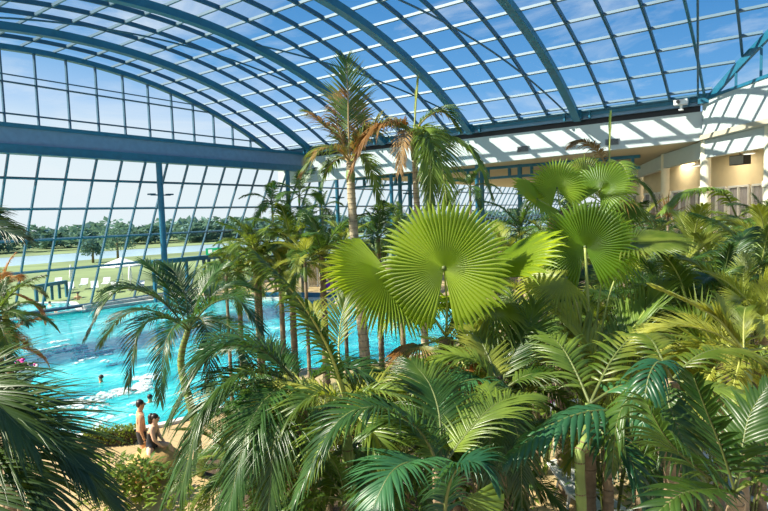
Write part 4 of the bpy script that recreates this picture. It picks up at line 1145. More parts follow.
P(C(690,238,24), 1.8, 'coco', 'palm at the foot of the corner column', 11, .1, seed=38)
P(C(764,224,19), 1.5, 'feather', 'palm at the right edge in front of the nearest gallery column', 11, .1, seed=39)
P(C(640,230,26), 1.8, 'areca', 'palm left of the third gallery column', 10, .1, seed=40)
P(C(590,262,17), 1.7, 'coco', 'palm right behind the upright round fan on its stalk', 12, .09, seed=41)
P(C(548,250,19), 1.7, 'datey', 'palm below the brown collar of the far fan palm', 12, .09, seed=42)
P(C(720,362,7.6), 1.2, 'areca', 'bright palm above the dark palm in the lower right corner', 11, .05, 'areca_palm', seed=43)
P(C(524,394,9.4), 1.3, 'feather', 'dark palm between the pink towel and the green cane', 11, .06, seed=44)
P(C(455,420,8.2), 1.4, 'coco', 'palm behind the arching dark palm at the bottom edge', 11, .06, seed=45)
P(C(392,392,12.5), 1.0, 'datey', 'small palm on the pool edge right of the slender trunk', 10, .05, seed=46)
P(C(365,425,9), 1.2, 'areca', 'low palm behind the reclining bather', 9, .05, 'areca_palm', seed=47)
P(C(312,440,8.5), 1.3, 'datey', 'low dark palm at the foot of the yellow stalks', 11, .05, seed=48)
P(C(255,450,8.8), 1.3, 'feather', 'low palm under the long drooping fronds beside the deck', 11, .05, seed=49)
P(C(345,500,6.4), 1.1, 'kentiad', 'low dark palm at the bottom edge left of the arching fronds', 10, .05, 'kentia_palm', seed=50)
P(C(625,235,19), 1.6, 'feather', 'palm behind the sunlit half of the stalked fan', 11, .09, seed=51)
P(C(745,318,9), 1.4, 'areca', 'yellow green palm right of the folded light green frond', 12, .07, seed=52)
P(C(254,250,17), 1.3, 'coco', 'palm left of the small dark palms, its crown just under their trunks', 13, .06, seed=61)
P(C(305,262,15.5), 1.3, 'datey', 'spiky palm just in front of the full palm below the twin posts', 14, .05, seed=62)
P(C(343,246,19), 1.5, 'datey', 'spiky palm peeping out right behind the tall slender trunk', 13, .06, seed=63)
P(C(226,276,16.3), 1.0, 'feather', 'small palm touching the end of the blue porch', 11, .05, seed=64)
P(C(675,285,13), 1.5, 'datey', 'spiky palm below the spiky crown, left of the folded frond', 14, .06, seed=65)
P(C(715,278,13.5), 1.5, 'datey', 'spiky palm right below the spiky crown of the thicket', 14, .06, seed=66)
P(C(745,300,12), 1.4, 'datey', 'spiky palm between the dark palm and the right edge', 13, .06, seed=67)
P(C(603,204,25), 2.0, 'coco', 'palm filling the gap right behind the collared fan palm', 12, .1, seed=71)
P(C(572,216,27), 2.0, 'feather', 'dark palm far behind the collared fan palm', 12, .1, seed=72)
P(C(290,478,7.2), 1.3, 'feather', 'dark palm under the hanging fronds at the bottom edge, left of the arching dark palm', 13, .05, seed=81)
P(C(238,470,8.0), 1.2, 'date', 'dark fine leaved palm at the bottom edge right of the seated woman', 13, .05, seed=82)
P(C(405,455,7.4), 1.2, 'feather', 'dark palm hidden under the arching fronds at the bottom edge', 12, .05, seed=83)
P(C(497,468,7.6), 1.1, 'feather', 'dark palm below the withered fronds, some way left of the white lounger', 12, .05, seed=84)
P(C(640,448,7.2), 1.1, 'feather', 'dark palm right of the green cane, under the torn hanging leaf', 11, .05, seed=85)
P(C(672,330,10.6), 1.3, 'date', 'fine leaved palm right above the torn hanging leaf', 14, .06, seed=86)
P(C(590,330,11.5), 1.3, 'date', 'fine leaved dark palm behind the lower yellow stalk', 14, .06, seed=87)
rosette(C(700,342,8.2), 0.9, 'sword leaved plant in front of the folded light green frond', 46, .05, 'L_yel', 3)
rosette(C(655,325,10.2), 0.9, 'sword leaved plant right of the pale upright plume, half shaded', 46, .045, 'L_mid', 4)
rosette(C(672,272,15.5), 1.0, 'sword leaved plant left of the spiky crowned palm', 50, .05, 'L_dark', 5)
rosette(C(492,345,10), 0.8, 'sword leaved plant under the drooping yellow fan leaf', 46, .04, 'L_mid', 6)
rosette(C(462,342,9.2), 0.7, 'sword leaved plant at the neck of the big fan palm', 40, .035, 'L_dark', 7)
rosette(C(668,215,21), 0.9, 'reddish sword leaved plant beside the third gallery column', 50, .06, 'L_brown', 8)
# low shrubs filling the bed
for i, (x, y, d, r, h, lab, mt) in enumerate([
    (140,478,12.6,.7,.75,'low light green shrub right in front of the standing man','L_shrub'),
    (112,470,12.4,.6,.5,'low shrub on the deck left of the standing man','L_mid'),
    (178,505,9.5,.7,.9,'green shrub at the bottom edge below the seated woman','L_shrub'),
    (420,470,9,.8,1.3,'shrub behind the arching dark palm, in shade','L_mid'),
    (300,495,8.6,.8,1.2,'shrub under the yellow stalks at the bottom edge','L_mid'),
    (262,500,8.2,.7,1.0,'dark shrub under the drooping fronds at the bottom edge','L_dark'),
    (350,415,11.5,.9,1.0,'yellowish shrub at the foot of the slender trunk','L_shrub'),
    (395,415,11,.9,1.0,'yellowish shrub right of the slender trunk foot','L_shrub'),
    (450,395,11,.9,1.8,'shrub under the trunk of the big fan palm','L_shrub'),
    (505,385,11,.9,1.8,'shrub with yellow flecks left of the pink towel','L_shrub'),
    (545,350,13,1,2,'shrub behind the dark palm by the yellow stalk','L_shrub'),
    (600,345,12,1,2,'shrub behind the foot of the yellow stalk','L_shrub'),
    (650,385,9,.8,1.6,'shrub under the pale upright plume','L_shrub'),
    (690,385,8,.7,1.4,'shrub below the folded light green frond','L_shrub'),
    (740,395,7.6,.7,1.4,'shrub above the white chair at the lower right','L_shrub'),
    (700,290,13,1,2,'shrub among the right hand thicket under the spiky crown','L_mid'),
    (745,270,13,1,2,'shrub at the right edge under the yellow green palm','L_shrub'),
    (640,285,14,1,2,'shrub under the flat yellow fan leaf','L_shrub'),
    (480,290,17,1.1,2.2,'shrub behind the upright folded fan leaf','L_shrub'),
    (520,285,16,1,2.2,'shrub left of the yellow edge-on fan leaf','L_shrub'),
    (705,235,21,1.2,1.8,'leafy shrub on the terrace below the corner column','L_shrub'),
    (740,240,20,1.2,1.8,'leafy shrub on the terrace below the gallery doors','L_mid'),
    (765,255,14,1,1.8,'leafy shrub at the right edge above the streaked palm','L_shrub'),
    (234,272,45,1.8,2.6,'leafy shrub beside the exit door frame','L_shrub'),
    (212,278,45.5,1.6,2.2,'leafy shrub in front of the exit door posts','L_mid'),
    (610,420,9.5,.7,1.4,'dark shrub behind the green cane','L_dark'),
    (470,455,8,.7,1.2,'dark shrub left of the withered fronds','L_dark'),
    (665,265,18,1.2,2.2,'shrub behind the sword leaved plant of the thicket','L_mid'),
    (620,275,17,1.1,2.2,'shrub behind the stalked fan','L_mid'),
    (580,300,15,1.1,2.2,'shrub behind the upper part of the yellow stalk','L_mid')]):
    p = at(x, y, d); z = mound(p.x, p.y)
    shrub((p.x, p.y), r, max(h, p.z-z+h*.5), lab, mt, 320, .4 if d > 40 else .2 if d > 10 else .15, i)
# ------------------------------------------------------------------ people
def skin_mesh(name, V_, E_, roots, mat, sub=2):
    me = bpy.data.meshes.new(name+'_cage'); me.from_pydata([v[0] for v in V_], E_, [])
    o = bpy.data.objects.new(name+'_cage', me); COL.objects.link(o)
    o.modifiers.new('s', 'SKIN').use_smooth_shade = True
    sv = me.skin_vertices[0].data
    for i, v in enumerate(V_):
        r = v[1] if hasattr(v[1], '__len__') else (v[1], v[1]); sv[i].radius = r
        sv[i].use_root = i in roots
    ss = o.modifiers.new('u', 'SUBSURF'); ss.levels = sub; ss.render_levels = sub
    dg = bpy.context.evaluated_depsgraph_get(); dg.update()
    out = bpy.data.meshes.new_from_object(o.evaluated_get(dg)); out.name = name
    bpy.data.objects.remove(o); bpy.data.meshes.remove(me)
    out.materials.clear(); out.materials.append(mat)
    out.polygons.foreach_set('use_smooth', [True]*len(out.polygons))
    return out
def add_hand(Vs, Es, roots, wrist, d, nrm, thumbdir):
    """palm and five bent fingers at the end of a forearm; d along the hand, nrm the back of the hand"""
    w = V(wrist); d = V(d).normalized(); n = V(nrm); n = (n-d*n.dot(d)).normalized(); s = d.cross(n)
    if s.dot(V(thumbdir)) < 0: s = -s
    for k, (off, L) in enumerate(((.030, .070), (.010, .080), (-.011, .074), (-.030, .058))):
        b = len(Vs); a = w+d*.075+s*off
        Vs += [(a, .0095), (a+d*L*.45-n*.004, .0085), (a+d*L*.8-n*.02, .0075), (a+d*L-n*.038, .006)]
        Es += [(b, b+1), (b+1, b+2), (b+2, b+3)]; roots.append(b)
    b = len(Vs); a = w+d*.03+s*.02
    Vs += [(a, .012), (a+s*.028+d*.028, .0105), (a+s*.036+d*.06-n*.012, .008)]
    Es += [(b, b+1), (b+1, b+2)]; roots.append(b)
def person(loc, rz, J, lab, skin='skin', hair='short', cloth=None, name='person'):
    """J: dict of joints (x forward, y left, z up)"""
    root = empty(name, loc, lab, 'person', rz=rz)
    Vs, Es, roots = [], [], [0]; ix = {}; fat = [1.22]
    def add(k, p, r, parent=None):
        ix[k] = len(Vs); Vs.append((V(p), tuple(q*fat[0] for q in r) if hasattr(r, '__len__') else r*fat[0]))
        if parent: Es.append((ix[parent], ix[k]))
    g = lambda k: V(J[k])
    pel, che, nk, hd = g('pelvis'), g('chest'), g('neck'), g('head')
    add('pelvis', pel, (.155, .115)); add('waist', pel.lerp(che, .45), (.130, .10), 'pelvis'); add('chest', che, (.165, .12), 'waist')
    add('nb', nk, (.062, .060), 'chest'); add('neck', nk.lerp(hd, .35), (.056, .056), 'nb')
    fw = V(J.get('face', (1, 0, 0)))
    fat[0] = 1.08; add('jaw', nk.lerp(hd, .75)+fw*.018, (.070, .078), 'neck'); add('skull', hd+V((0, 0, .035)), (.080, .096), 'jaw'); add('crown', hd+V((0, 0, .10))-fw*.01, (.055, .065), 'skull')
    fat[0] = 1.15
    for s in ('l', 'r'):
        sh, el, wr = g('sh_'+s), g('el_'+s), g('wr_'+s)
        add('sh'+s, sh, .062, 'chest'); add('ua'+s, sh.lerp(el, .45), .050, 'sh'+s); add('el'+s, el, .041, 'ua'+s)
        add('fa'+s, el.lerp(wr, .4), .039, 'el'+s); add('wr'+s, wr, .026, 'fa'+s)
        d = (wr-el).normalized(); add('pa'+s, wr+d*.06, (.036, .018), 'wr'+s)
        hp, kn, an = g('hp_'+s), g('kn_'+s), g('an_'+s)
        add('hp'+s, hp, .098, 'pelvis'); add('th'+s, hp.lerp(kn, .45), .084, 'hp'+s); add('kn'+s, kn, .058, 'th'+s)
        add('ca'+s, kn.lerp(an, .35), .060, 'kn'+s); add('an'+s, an, .036, 'ca'+s)
        f = V(J.get('ft_'+s, (1, 0, 0))).normalized(); add('ft'+s, an+f*.11+V((0, 0, -.045)), (.040, .028), 'an'+s); add('to'+s, an+f*.19+V((0, 0, -.055)), (.036, .018), 'ft'+s)
    for s, y in (('l', 1), ('r', -1)):
        wr, el = g('wr_'+s), g('el_'+s)
        add_hand(Vs, Es, roots, wr, wr-el, (0.2, y, 0.3), (1, 0, 0.2))
    me = skin_mesh('body', Vs, Es, roots, M[skin]); part(me, 'body', root)
    side_ = fw.cross(V((0, 0, 1))).normalized()
    m = MB(); c = hd+V((0, 0, .03)); m.tube([c+fw*.088+V((0,0,.015)), c+fw*.116-V((0,0,.018)), c+fw*.09-V((0,0,.028))], [.008, .014, .010], 6); m.build('nose', [M[skin]], root, True)
    for s in (-1, 1):
        m = MB(); m.blob(c+side_*s*.083-fw*.005, (.018, .018, .03), 8); m.build('ear', [M[skin]], root, True)
        m = MB(); m.blob(c+side_*s*.032+fw*.086+V((0,0,.012)), .011, 8); m.build('eye', [M['hair']], root, True)
    m = MB(); m.bar(c+side_*.024+fw*.084-V((0,0,.055)), c-side_*.024+fw*.084-V((0,0,.055)), .008, .008); m.build('mouth', [M['pink']], root)
    m = MB(); m.blob(hd+V((0, 0, .075))-fw*.022, (.098, .098, .085), 14, 0, .03, 1)
    if hair == 'bun': m.blob(hd-fw*.10+V((0, 0, .06)), (.085, .085, .11), 12, 0, .04, 2); m.blob(hd-fw*.13+V((0, 0, -.02)), (.055, .06, .10), 12, 0, .04, 3)
    else: m.blob(hd-fw*.055+V((0, 0, .03)), (.06, .085, .075), 12, 0, .03, 2)
    m.build('hair', [M['hair']], root, True)
    if cloth:
        bones = [('torso', pel-V((0, 0, .06)), che), ('neck', che+V((0, 0, .10)), hd)]
        for s in 'lr':
            bones += [('arm', g('sh_'+s), g('el_'+s)), ('arm', g('el_'+s), g('wr_'+s)+(g('wr_'+s)-g('el_'+s))*.6), ('leg', g('hp_'+s), g('kn_'+s)), ('arm', g('kn_'+s), g('an_'+s))]
        rad = dict(torso=.15, neck=.06, arm=.05, leg=.09)
        keep = []
        for f in me.polygons:
            c = f.center; best = None
            for nm, a, b in bones:
                ab = b-a; t = max(0, min(1, (c-a).dot(ab)/ab.dot(ab))); d = (c-a-ab*t).length/rad[nm]
                if best is None or d < best[0]: best = (d, nm, t)
            nm, t = best[1:]
            if cloth == 'shorts': ok = (nm == 'torso' and t < .32) or (nm == 'leg' and t < .5)
            else: ok = (nm == 'torso' and t < .97) or (nm == 'leg' and t < .12)
            if ok: keep.append(f)
        ids = {}; gm = MB()
        for f in keep:
            for v in f.vertices: ids.setdefault(v, len(ids))
        gm.v = [None]*len(ids)
        for v, k in ids.items(): q = me.vertices[v]; gm.v[k] = tuple(q.co+q.normal*.011)
        gm.f = [tuple(ids[v] for v in f.vertices) for f in keep]; gm.mi = [0]*len(gm.f)
        gm.build('swimming_shorts' if cloth == 'shorts' else 'swimsuit', [M['swim']], root, True)
    return root
STAND = dict(pelvis=(0,0,.93), chest=(.01,0,1.30), neck=(.0,0,1.48), head=(.03,0,1.625), sh_l=(0,.19,1.42), el_l=(-.03,.25,1.12), wr_l=(.05,.25,.86),
             sh_r=(0,-.19,1.42), el_r=(-.04,-.25,1.12), wr_r=(.03,-.25,.86), hp_l=(0,.09,.88), kn_l=(.03,.10,.49), an_l=(-.02,.11,.09), hp_r=(0,-.09,.88), kn_r=(.05,-.10,.49), an_r=(.06,-.11,.09))
SITW = dict(pelvis=(0,0,.62), chest=(.07,0,.97), neck=(.09,0,1.14), head=(.14,0,1.275), sh_l=(.08,.165,1.08), el_l=(.13,.21,.82), wr_l=(.27,.14,.64),
            sh_r=(.08,-.165,1.08), el_r=(.14,-.20,.82), wr_r=(.29,-.12,.62), hp_l=(.02,.09,.58), kn_l=(.42,.12,.56), an_l=(.46,.12,.12), hp_r=(.0,-.09,.58), kn_r=(.02,-.34,.40), an_r=(-.36,-.34,.24), ft_r=(-1,0,-.3))
def face_rz(v): return math.atan2(v.y, v.x)
p = ground(143.5, 468.5)
person((p.x, p.y, 0), face_rz(RT*.8+FW*.45), STAND, 'man in black swimming shorts standing on the deck at the pool edge', 'skin', 'short', 'shorts')
q = at(151, 441, 13.75); q.z = 0.2
wo = person((q.x, q.y, 0.17), face_rz(RT*.9+FW*.1), SITW, 'woman in a black swimsuit with tied dark hair, seated on the ochre stone', 'skin_pale', 'bun', 'suit')
wo.scale = (.97, .97, .97)
m = MB(); m.blob((0, 0, .30), (.66, .58, .42), 16, 0, .08, 5)
o = m.build('boulder', [M['rock']], None, True, (q.x+.02, q.y-.02, 0)); tag(o, 'rounded ochre stone on which the woman sits', 'stone')
# swimmers: heads and shoulders above the water
def swimmer(px, py, lab, sk='skin', up=0.0):
    p = ground(px, py, 0.0); Vs = [(V((0,0,-.45)), (.13,.10)), (V((0,0,-.12)), (.15,.11)), (V((0,0,.02)), (.06,.06)), (V((.02,0,.12)), (.072,.08)), (V((.02,0,.19)), (.078,.092)), (V((0,0,.25)), (.05,.06)),
                                  (V((0,.17,-.06)), .06), (V((.12,.3,-.2)), .045), (V((0,-.17,-.06)), .06), (V((.12,-.3,-.2)), .045)]
    r = empty('person', (p.x, p.y, -.12+up), lab, 'person', rz=rnd.uniform(0, 6.28))
    part(skin_mesh('body', Vs, [(0,1),(1,2),(2,3),(3,4),(4,5),(1,6),(6,7),(1,8),(8,9)], [0], M[sk], 1), 'body', r)
    m = MB(); m.blob((-.015, 0, .215), (.10, .095, .09), 12, 0, .03, 1); m.build('hair', [M['hair']], r, True)
for a in ((101, 379, 'swimmer alone in the open water, only the dark head showing'), (150, 399, 'swimmer whose dark head shows just right above the standing man'),
          (78, 298, 'swimmer near the window side of the pool, shoulders out of the water', 'skin', .3), (45, 311, 'swimmer with bare shoulders by the blue frame', 'skin', .25),
          (56, 312, 'swimmer in the middle of the group by the blue frame', 'skin_pale', .15), (40, 314, 'swimmer nearest the bushy palm at the left edge', 'skin', .25), (50, 306, 'swimmer behind the others by the blue frame', 'skin_pale', .2),
          (338, 305, 'swimmer at the far pool edge just left of the slender trunk', 'skin_pale', .35)):
    swimmer(*a)

# ------------------------------------------------------------------ loungers and small things
def rot(v): return math.atan2(v.y, v.x)
def lounger(loc, rz, lab, sling='sling', back=35, nm='sun_lounger', grp=None):
    r = empty(nm, loc, lab, 'lounger', grp, rz)
    m = MB()
    for y in (-.31, .31): m.bar((-1, y, .34), (.35, y, .34), .045, .05)
    m.bar((-1, -.31, .34), (-1, .31, .34), .045, .05); m.bar((.35, -.31, .34), (.35, .31, .34), .045, .05)
    m.build('frame', [M['white']], r)
    for x in (-.85, .25):
        for y in (-.31, .31):
            m = MB(); m.bar((x, y, .34), (x+(.07 if x > 0 else -.07), y, 0), .045, .045); m.build('leg', [M['white']], r)
    a = math.radians(back); e = (.3+.75*math.cos(a), .36+.75*math.sin(a))
    m = MB()
    for y in (-.31, .31): m.bar((.3, y, .36), (e[0], y, e[1]), .04, .045)
    m.bar((e[0], -.31, e[1]), (e[0], .31, e[1]), .04, .045)
    for y in (-.28, .28): m.bar((.62, y, .36+.32*math.tan(a)), (.75, y, .05), .03, .03)
    m.build('backrest_frame', [M['white']], r)
    m = MB(); m.bar((-.97, 0, .36), (.32, 0, .36), .58, .012, (0,0,1)); m.build('seat_sling', [M[sling]], r)
    m = MB(); m.bar((.32, 0, .385), (e[0]-.02, 0, e[1]), .58, .012, (0,0,1)); m.build('back_sling', [M[sling]], r)
    return r
g = ground(590, 513); d = ground(562, 494)-g; lounger((g.x, g.y, 0), rot(d), 'white lounger with grey sling beside the green cane', back=30)
g = ground(733, 497); lounger((g.x, g.y, 0), rot(RT*-.3+FW*1), 'white lounger seen behind the dark palm in the lower right corner', back=55)
g = ground(372, 452); L1 = (g.x, g.y, 0); lr = rot(RT*.9+FW*.35); lounger(L1, lr, 'white lounger under the reclining bather', 'white', 25)
LIE = dict(pelvis=(-.05,0,.52), chest=(.34,0,.62), neck=(.54,0,.72), head=(.68,0,.80), face=(-.35,0,.93), sh_l=(.44,.19,.66), el_l=(.25,.30,.52), wr_l=(.02,.27,.50), sh_r=(.44,-.19,.66), el_r=(.25,-.30,.52), wr_r=(.02,-.27,.50),
           hp_l=(-.1,.09,.50), kn_l=(-.48,.11,.74), an_l=(-.80,.11,.47), hp_r=(-.1,-.09,.50), kn_r=(-.55,-.10,.50), an_r=(-.95,-.10,.47), ft_l=(-.7,0,.1), ft_r=(-.3,0,1))
person(L1, lr, LIE, 'person lying on the white lounger, half hidden by arching fronds', 'skin_pale', 'bun', 'suit')
g = ground(548, 414); lounger((g.x, g.y, 0), rot(RT*.6-FW*.6), 'white lounger spread with a pink towel', 'white', 20)
m = MB(); m.bar((-.8, 0, .385), (.1, 0, .385), .5, .03); m.bar((-.82, 0, .38), (-.98, 0, .2), .5, .02)
o = m.build('towel', [M['pink']], None, False, (g.x, g.y, 0)); o.rotation_euler = (0, 0, rot(RT*.6-FW*.6)); tag(o, 'bright pink towel on the white lounger', 'towel')
# far deck: loungers with purple cushions, low teal wall, cabana posts
for i, (px, py) in enumerate(((318, 296), (329, 296), (341, 295))):
    g = ground(px, py); w_ = V((g.x+1.6, g.y+.4, 0))
    lounger(w_, rot(V((.8,.6,0))), ('white lounger on the far deck, ' + ('leftmost of three', 'middle one of three', 'rightmost of three')[i] + ' with purple cushions'), 'white', 40, grp='loungers on the far deck')
    m = MB(); m.bar((.34, 0, .47), (.86, 0, .90), .56, .10); m.bar((-.9, 0, .42), (.3, 0, .42), .56, .09)
    o = m.build('cushion', [M['purple']], None, False, w_); o.rotation_euler = (0, 0, rot(V((.8,.6,0)))); tag(o, 'purple cushion on the ' + ('leftmost', 'middle', 'rightmost')[i] + ' far deck lounger', 'cushion', 'purple cushions on the far deck')
m = MB(); pts = [V((29.7,34,0)), V((31.6,29.6,0)), V((33.0,25.5,0)), V((33.9,21.4,0)), V((33.2,18.3,0))]
for a, b in zip(pts, pts[1:]): m.bar(a+V((.35,.1,.18)), b+V((.35,.1,.18)), .3, .42)
tag(m.build('low_wall', [M['teal']]), 'low teal wall along the far pool edge', 'wall')
for px, lab in ((309, 'left'), (322, 'right')):
    g = ground(px, 291); cb_ = empty('cabana', (g.x+2.2, g.y+1.4, 0), 'cream curtained cabana on the far deck, the ' + lab + ' one of two', 'cabana', 'cabanas on the far deck', .9)
    for x in (-.8, .8):
        for y in (-.7, .7):
            m = MB(); m.box((x-.05, y-.05, 0), (x+.05, y+.05, 2.2)); m.build('post', [M['white']], cb_)
    m = MB(); m.box((-.95, -.85, 2.2), (.95, .85, 2.32)); m.build('roof', [M['parasol']], cb_)
    m = MB()
    for j in range(12):
        y0, y1 = -.65+1.3*j/12, -.65+1.3*(j+1)/12; o0, o1 = .04*(j % 2), .04*((j+1) % 2)
        m.add([(.7+o0, y0, .05), (.7+o1, y1, .05), (.7+o1, y1, 2.18), (.7+o0, y0, 2.18)], [(0,1,2,3)])
    m.build('curtain', [M['cream']], cb_)
# curved white ledge and churned water by the massage jets
g0 = [ground(x, y, -.1) for x, y in ((40, 404), (75, 402), (100, 398), (122, 391), (139, 390), (147, 381), (146, 376))]
c = crom(g0, 30); m = MB(); R = random.Random(4)
for i in range(30):
    for k in range(2): m.blob(c[i]+V((R.uniform(-.25,.25), R.uniform(-.25,.25), .0)), (R.uniform(.2,.42), R.uniform(.2,.42), R.uniform(.03,.07)), 9, 0, .2, i*3+k)
for i in range(70):
    p_ = ground(R.uniform(25, 135), R.uniform(402, 440), -.1); m.blob(p_, (R.uniform(.08,.3), R.uniform(.08,.3), .04), 7, 0, .3, 900+i)
for i in range(34):
    p_ = ground(R.uniform(28, 120), R.gauss(352, 5), -.1); m.blob(p_, (R.uniform(.2,.7), R.uniform(.1,.3), .04), 7, 0, .3, 700+i)
tag(m.build('foam', [M['foam']], None, True), 'white foam churned up by the pool jets', 'foam', kind='stuff')
# near pool edge: low clipped hedge
for i, (a, b, lab) in enumerate((((84, 446), (110, 444), 'low dark hedge at the pool edge, left half'), ((111, 444), (136, 442), 'low dark hedge at the pool edge left of the standing man'))):
    A, B = ground(*a), ground(*b); r = empty('hedge', (A.x, A.y, 0), lab, 'hedge'); m = MB(); R = random.Random(i+50); d = B-A
    s = V((-d.y, d.x, 0)).normalized()
    for k in range(900):
        p_ = d*R.random()+s*R.uniform(-.22,.22)+V((0,0,R.uniform(.05,.45)))
        q_ = V((R.uniform(-1,1), R.uniform(-1,1), R.uniform(-.3,1))).normalized(); w_ = q_.cross(V((.3,.2,1))).normalized()*.025
        m.add([p_, p_+q_*.05-w_, p_+q_*.1, p_+q_*.05+w_], [(0,1,2,3)])
    m.build('foliage', [M['L_mid']], r); m = MB(); m.bar(V((0,0,.16)), d+V((0,0,.16)), .3, .32); m.build('inner_growth', [M['soil']], r)
# white stone urn with pink flowers at the left
g = ground(22, 398); u = empty('planter', (g.x, g.y, 0), 'pale stone urn with pink flowers at the pool edge behind the dark leaflets', 'planter')
m = MB(); m.lathe([(.34,0),(.36,.08),(.22,.2),(.2,.35),(.42,.65),(.55,1.05),(.6,1.12),(.52,1.14),(.46,1.0)], (0,0,0), 24); m.build('bowl', [M['pot']], u, True)
fl = empty('flowering_plant', (g.x, g.y, 1.05), 'pink flowering plant growing in the pale stone urn', 'plant'); R = random.Random(9); m = MB(); m2 = MB()
for i in range(46):
    a = R.uniform(0, 6.28); r_ = R.uniform(0, .5); p_ = V((math.cos(a)*r_, math.sin(a)*r_, R.uniform(.02, .35)))
    if i % 2: m.blob(p_, (.07, .07, .05), 7, 0, .3, i)
    else: m2.blob(p_*.95, (.10, .10, .05), 7, 0, .4, i)
m.build('blossom', [M['pink']], fl, True); m2.build('leaves', [M['L_mid']], fl, True)
# blue door frame with the exit sign
a, b = ground(149, 300), ground(207, 292); b = a+(V((1,0,0))*(b-a).length)
a = V((24.6, 40.0, 0)); L_ = 6.9
r = empty('door_frame', tuple(a), 'blue steel exit porch with dark posts in front of the leaning windows', 'porch')
m = MB(); m.box((-.1, -.3, 2.95), (L_, .3, 3.3)); m.build('lintel', [M['teal']], r)
for x in (0, 1.0, 2.9, 4.6, 5.1, L_-.1):
    m = MB(); m.box((x-.09, -.12, 0), (x+.09, .12, 2.95)); m.build('post', [M['teal_dark'] if x in (1.0, 4.6, 5.1) else M['teal']], r)
s = empty('exit_sign', tuple(a+V((5.6, -.05, 3.32))), 'small lit green exit sign on the blue porch', 'sign')
m = MB(); m.box((-.75, -.06, 0), (.75, .06, .55)); m.build('sign_box', [M['sign']], s)
m = MB(); m.box((-.6, -.075, .12), (-.2, -.065, .44)); m.bar((-.05, -.07, .28), (.4, -.07, .28), .012, .09); m.add([(.35,-.07,.12),(.62,-.07,.28),(.35,-.07,.44)], [(0,1,2)]); m.build('arrow', [M['sign_white']], s)
# blue swim-through frame at the window side
a = ground(37, 303, -.1); b = ground(67, 297, -.1); r = empty('swim_gate', tuple(a), 'low blue steel frame standing in the pool at the swim-through to the outdoor basin', 'gate')
d = b-a; m = MB(); m.bar(V((0,0,1.35)), d+V((0,0,1.35)), .35, .28); m.build('lintel', [M['teal']], r)
for t in (0, .25, .5, .75, 1):
    m = MB(); m.bar(d*t, d*t+V((0,0,1.3)), .26 if t in (0, 1) else .12, .2, (1,0,0)); m.build('post', [M['teal']], r)

# ------------------------------------------------------------------ outside on the lawn
p = ground(123, 288, -.1); r = empty('parasol', (p.x, p.y, -.1), 'open off white parasol on the lawn outside the windows', 'parasol')
m = MB(); m.tube([(0,0,0),(0,0,2.9)], .04, 8); m.build('pole', [M['white']], r)
m = MB(); m.lathe([(2.05,2.15),(2.0,2.25),(1.0,2.62),(.05,2.98)], (0,0,0), 8); m.build('canopy', [M['parasol']], r)
m = MB(); m.lathe([(.35,0),(.35,.1),(.06,.14)], (0,0,0), 14); m.build('base', [M['grey']], r)
for px, py, lab in ((131, 290, 'closed white parasol right of the open one'), (72, 288, 'closed white parasol on the lawn left of the open one')):
    p = ground(px, py, -.1); r = empty('closed_parasol', (p.x, p.y, -.1), lab, 'parasol', 'closed parasols on the lawn')
    m = MB(); m.tube([(0,0,0),(0,0,2.4)], .04, 8); m.build('pole', [M['white']], r); m = MB(); m.lathe([(.12,.9),(.2,1.0),(.14,1.8),(.03,2.4)], (0,0,0), 10); m.build('canopy', [M['parasol']], r, True)
    m = MB(); m.lathe([(.3,0),(.3,.1),(.06,.14)], (0,0,0), 12); m.build('base', [M['grey']], r)
for i, (px, py, lab) in enumerate(((58,286,'white lounger on the lawn, leftmost of the row outside the windows'), (70,291,'white lounger on the lawn below the closed parasol'), (84,287,'white lounger on the lawn, third from the left of the row'),
        (95,290,'white lounger on the lawn, fourth from the left of the row'), (106,286,'white lounger on the lawn just left of the open parasol'), (116,291,'white lounger on the lawn under the open parasol'), (140,290,'white lounger on the lawn left of the blue porch'))):
    p = ground(px, py, -.1); lounger((p.x, p.y, -.12), rot(V((.5,.85,0)))+.2*math.sin(i*3), lab, 'white', 38, grp='loungers on the lawn')
R = random.Random(31)
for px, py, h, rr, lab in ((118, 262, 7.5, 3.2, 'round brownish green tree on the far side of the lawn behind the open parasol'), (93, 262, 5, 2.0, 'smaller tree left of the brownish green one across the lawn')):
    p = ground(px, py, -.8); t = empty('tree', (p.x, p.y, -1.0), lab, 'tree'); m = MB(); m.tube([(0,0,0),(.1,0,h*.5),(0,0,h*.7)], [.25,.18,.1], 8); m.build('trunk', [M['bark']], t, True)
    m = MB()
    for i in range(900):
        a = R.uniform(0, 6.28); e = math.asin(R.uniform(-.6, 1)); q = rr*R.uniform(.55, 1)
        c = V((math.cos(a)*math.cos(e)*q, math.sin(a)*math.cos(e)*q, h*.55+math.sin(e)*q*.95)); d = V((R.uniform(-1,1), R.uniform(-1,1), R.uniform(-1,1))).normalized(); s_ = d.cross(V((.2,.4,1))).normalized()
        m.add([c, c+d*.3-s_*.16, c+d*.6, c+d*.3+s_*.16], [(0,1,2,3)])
    m.build('crown', [M['wood_tree']], t)
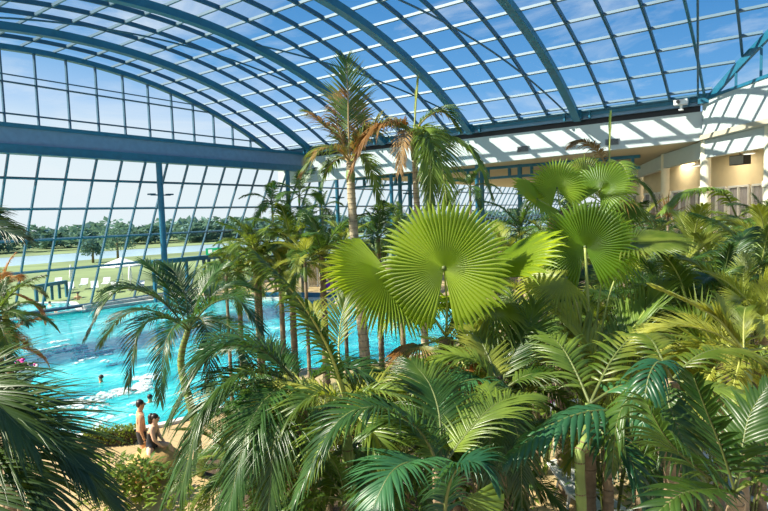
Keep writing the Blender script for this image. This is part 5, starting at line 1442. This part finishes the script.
# ------------------------------------------------------------------ light
w = bpy.data.worlds.new('sky'); SC.world = w; w.use_nodes = True
nt = w.node_tree; nt.nodes.clear()
out = nt.nodes.new('ShaderNodeOutputWorld'); bg = nt.nodes.new('ShaderNodeBackground')
tc = N(nt, 'ShaderNodeTexCoord'); sp = N(nt, 'ShaderNodeSeparateXYZ')
nt.links.new(tc.outputs['Generated'], sp.inputs[0])
dt = N(nt, 'ShaderNodeVectorMath', operation='DOT_PRODUCT'); dt.inputs[1].default_value = (-0.70, 0.72, 0.0)
nt.links.new(tc.outputs['Generated'], dt.inputs[0])
ma = N(nt, 'ShaderNodeMath', operation='MULTIPLY_ADD'); ma.inputs[1].default_value = -0.10
nt.links.new(dt.outputs['Value'], ma.inputs[0]); nt.links.new(sp.outputs['Z'], ma.inputs[2])
sky = ramp(nt, [(0.03, (0.86, 0.92, 0.95)), (0.10, (0.80, 0.89, 0.96)), (0.155, (0.46, 0.66, 0.93)), (0.235, (0.17, 0.43, 0.78)), (0.36, (0.085, 0.30, 0.64)), (1.0, (0.05, 0.18, 0.48))], ma.outputs[0])
mp = N(nt, 'ShaderNodeMapping'); mp.inputs['Scale'].default_value = (1.2, 1.2, 4.0)
nt.links.new(tc.outputs['Generated'], mp.inputs[0])
no = N(nt, 'ShaderNodeTexNoise', i_Scale=2.6, i_Detail=8.0, i_Roughness=0.62, i_Distortion=0.5)
nt.links.new(mp.outputs[0], no.inputs['Vector'])
cl = ramp(nt, [(0.50, (0, 0, 0)), (0.74, (0.75, 0.75, 0.75))], no.outputs['Fac'])
mx = N(nt, 'ShaderNodeMixRGB'); mx.inputs[2].default_value = (0.90, 0.93, 0.96, 1)
nt.links.new(cl.outputs[0], mx.inputs[0]); nt.links.new(sky.outputs[0], mx.inputs[1])
nt.links.new(mx.outputs[0], bg.inputs[0]); bg.inputs[1].default_value = 1.0
nt.links.new(bg.outputs[0], out.inputs[0])
sun = bpy.data.lights.new('sun', 'SUN'); sun.energy = 10.5; sun.angle = math.radians(0.7); sun.color = (1.0, 0.93, 0.78)
so = bpy.data.objects.new('sun', sun); COL.objects.link(so)
so.location = (-30, 40, 60)
so.rotation_euler = V((-0.68, 0.66, 0.88)).to_track_quat('Z', 'Y').to_euler()
SC.view_settings.view_transform = 'Standard'; SC.view_settings.look = 'None'
SC.view_settings.gamma = 1.0; SC.view_settings.use_curve_mapping = False
SC.view_settings.exposure = 0.03
SC.cycles.max_bounces = 6; SC.cycles.diffuse_bounces = 2; SC.cycles.transparent_max_bounces = 12; SC.cycles.transmission_bounces = 6

for i, (x, y) in enumerate(((42, 2.6), (48.5, 4.5), (36.5, -1.6), (56, 8))):  # area lights added to brighten the gallery, without fittings of their own
    l = bpy.data.lights.new('gallery_fill_light', 'AREA'); l.energy = 150; l.size = 2.0; l.color = (1.0, 0.86, 0.62)
    o = bpy.data.objects.new('gallery_fill_light', l); COL.objects.link(o); o.location = (x, y, 9.9)
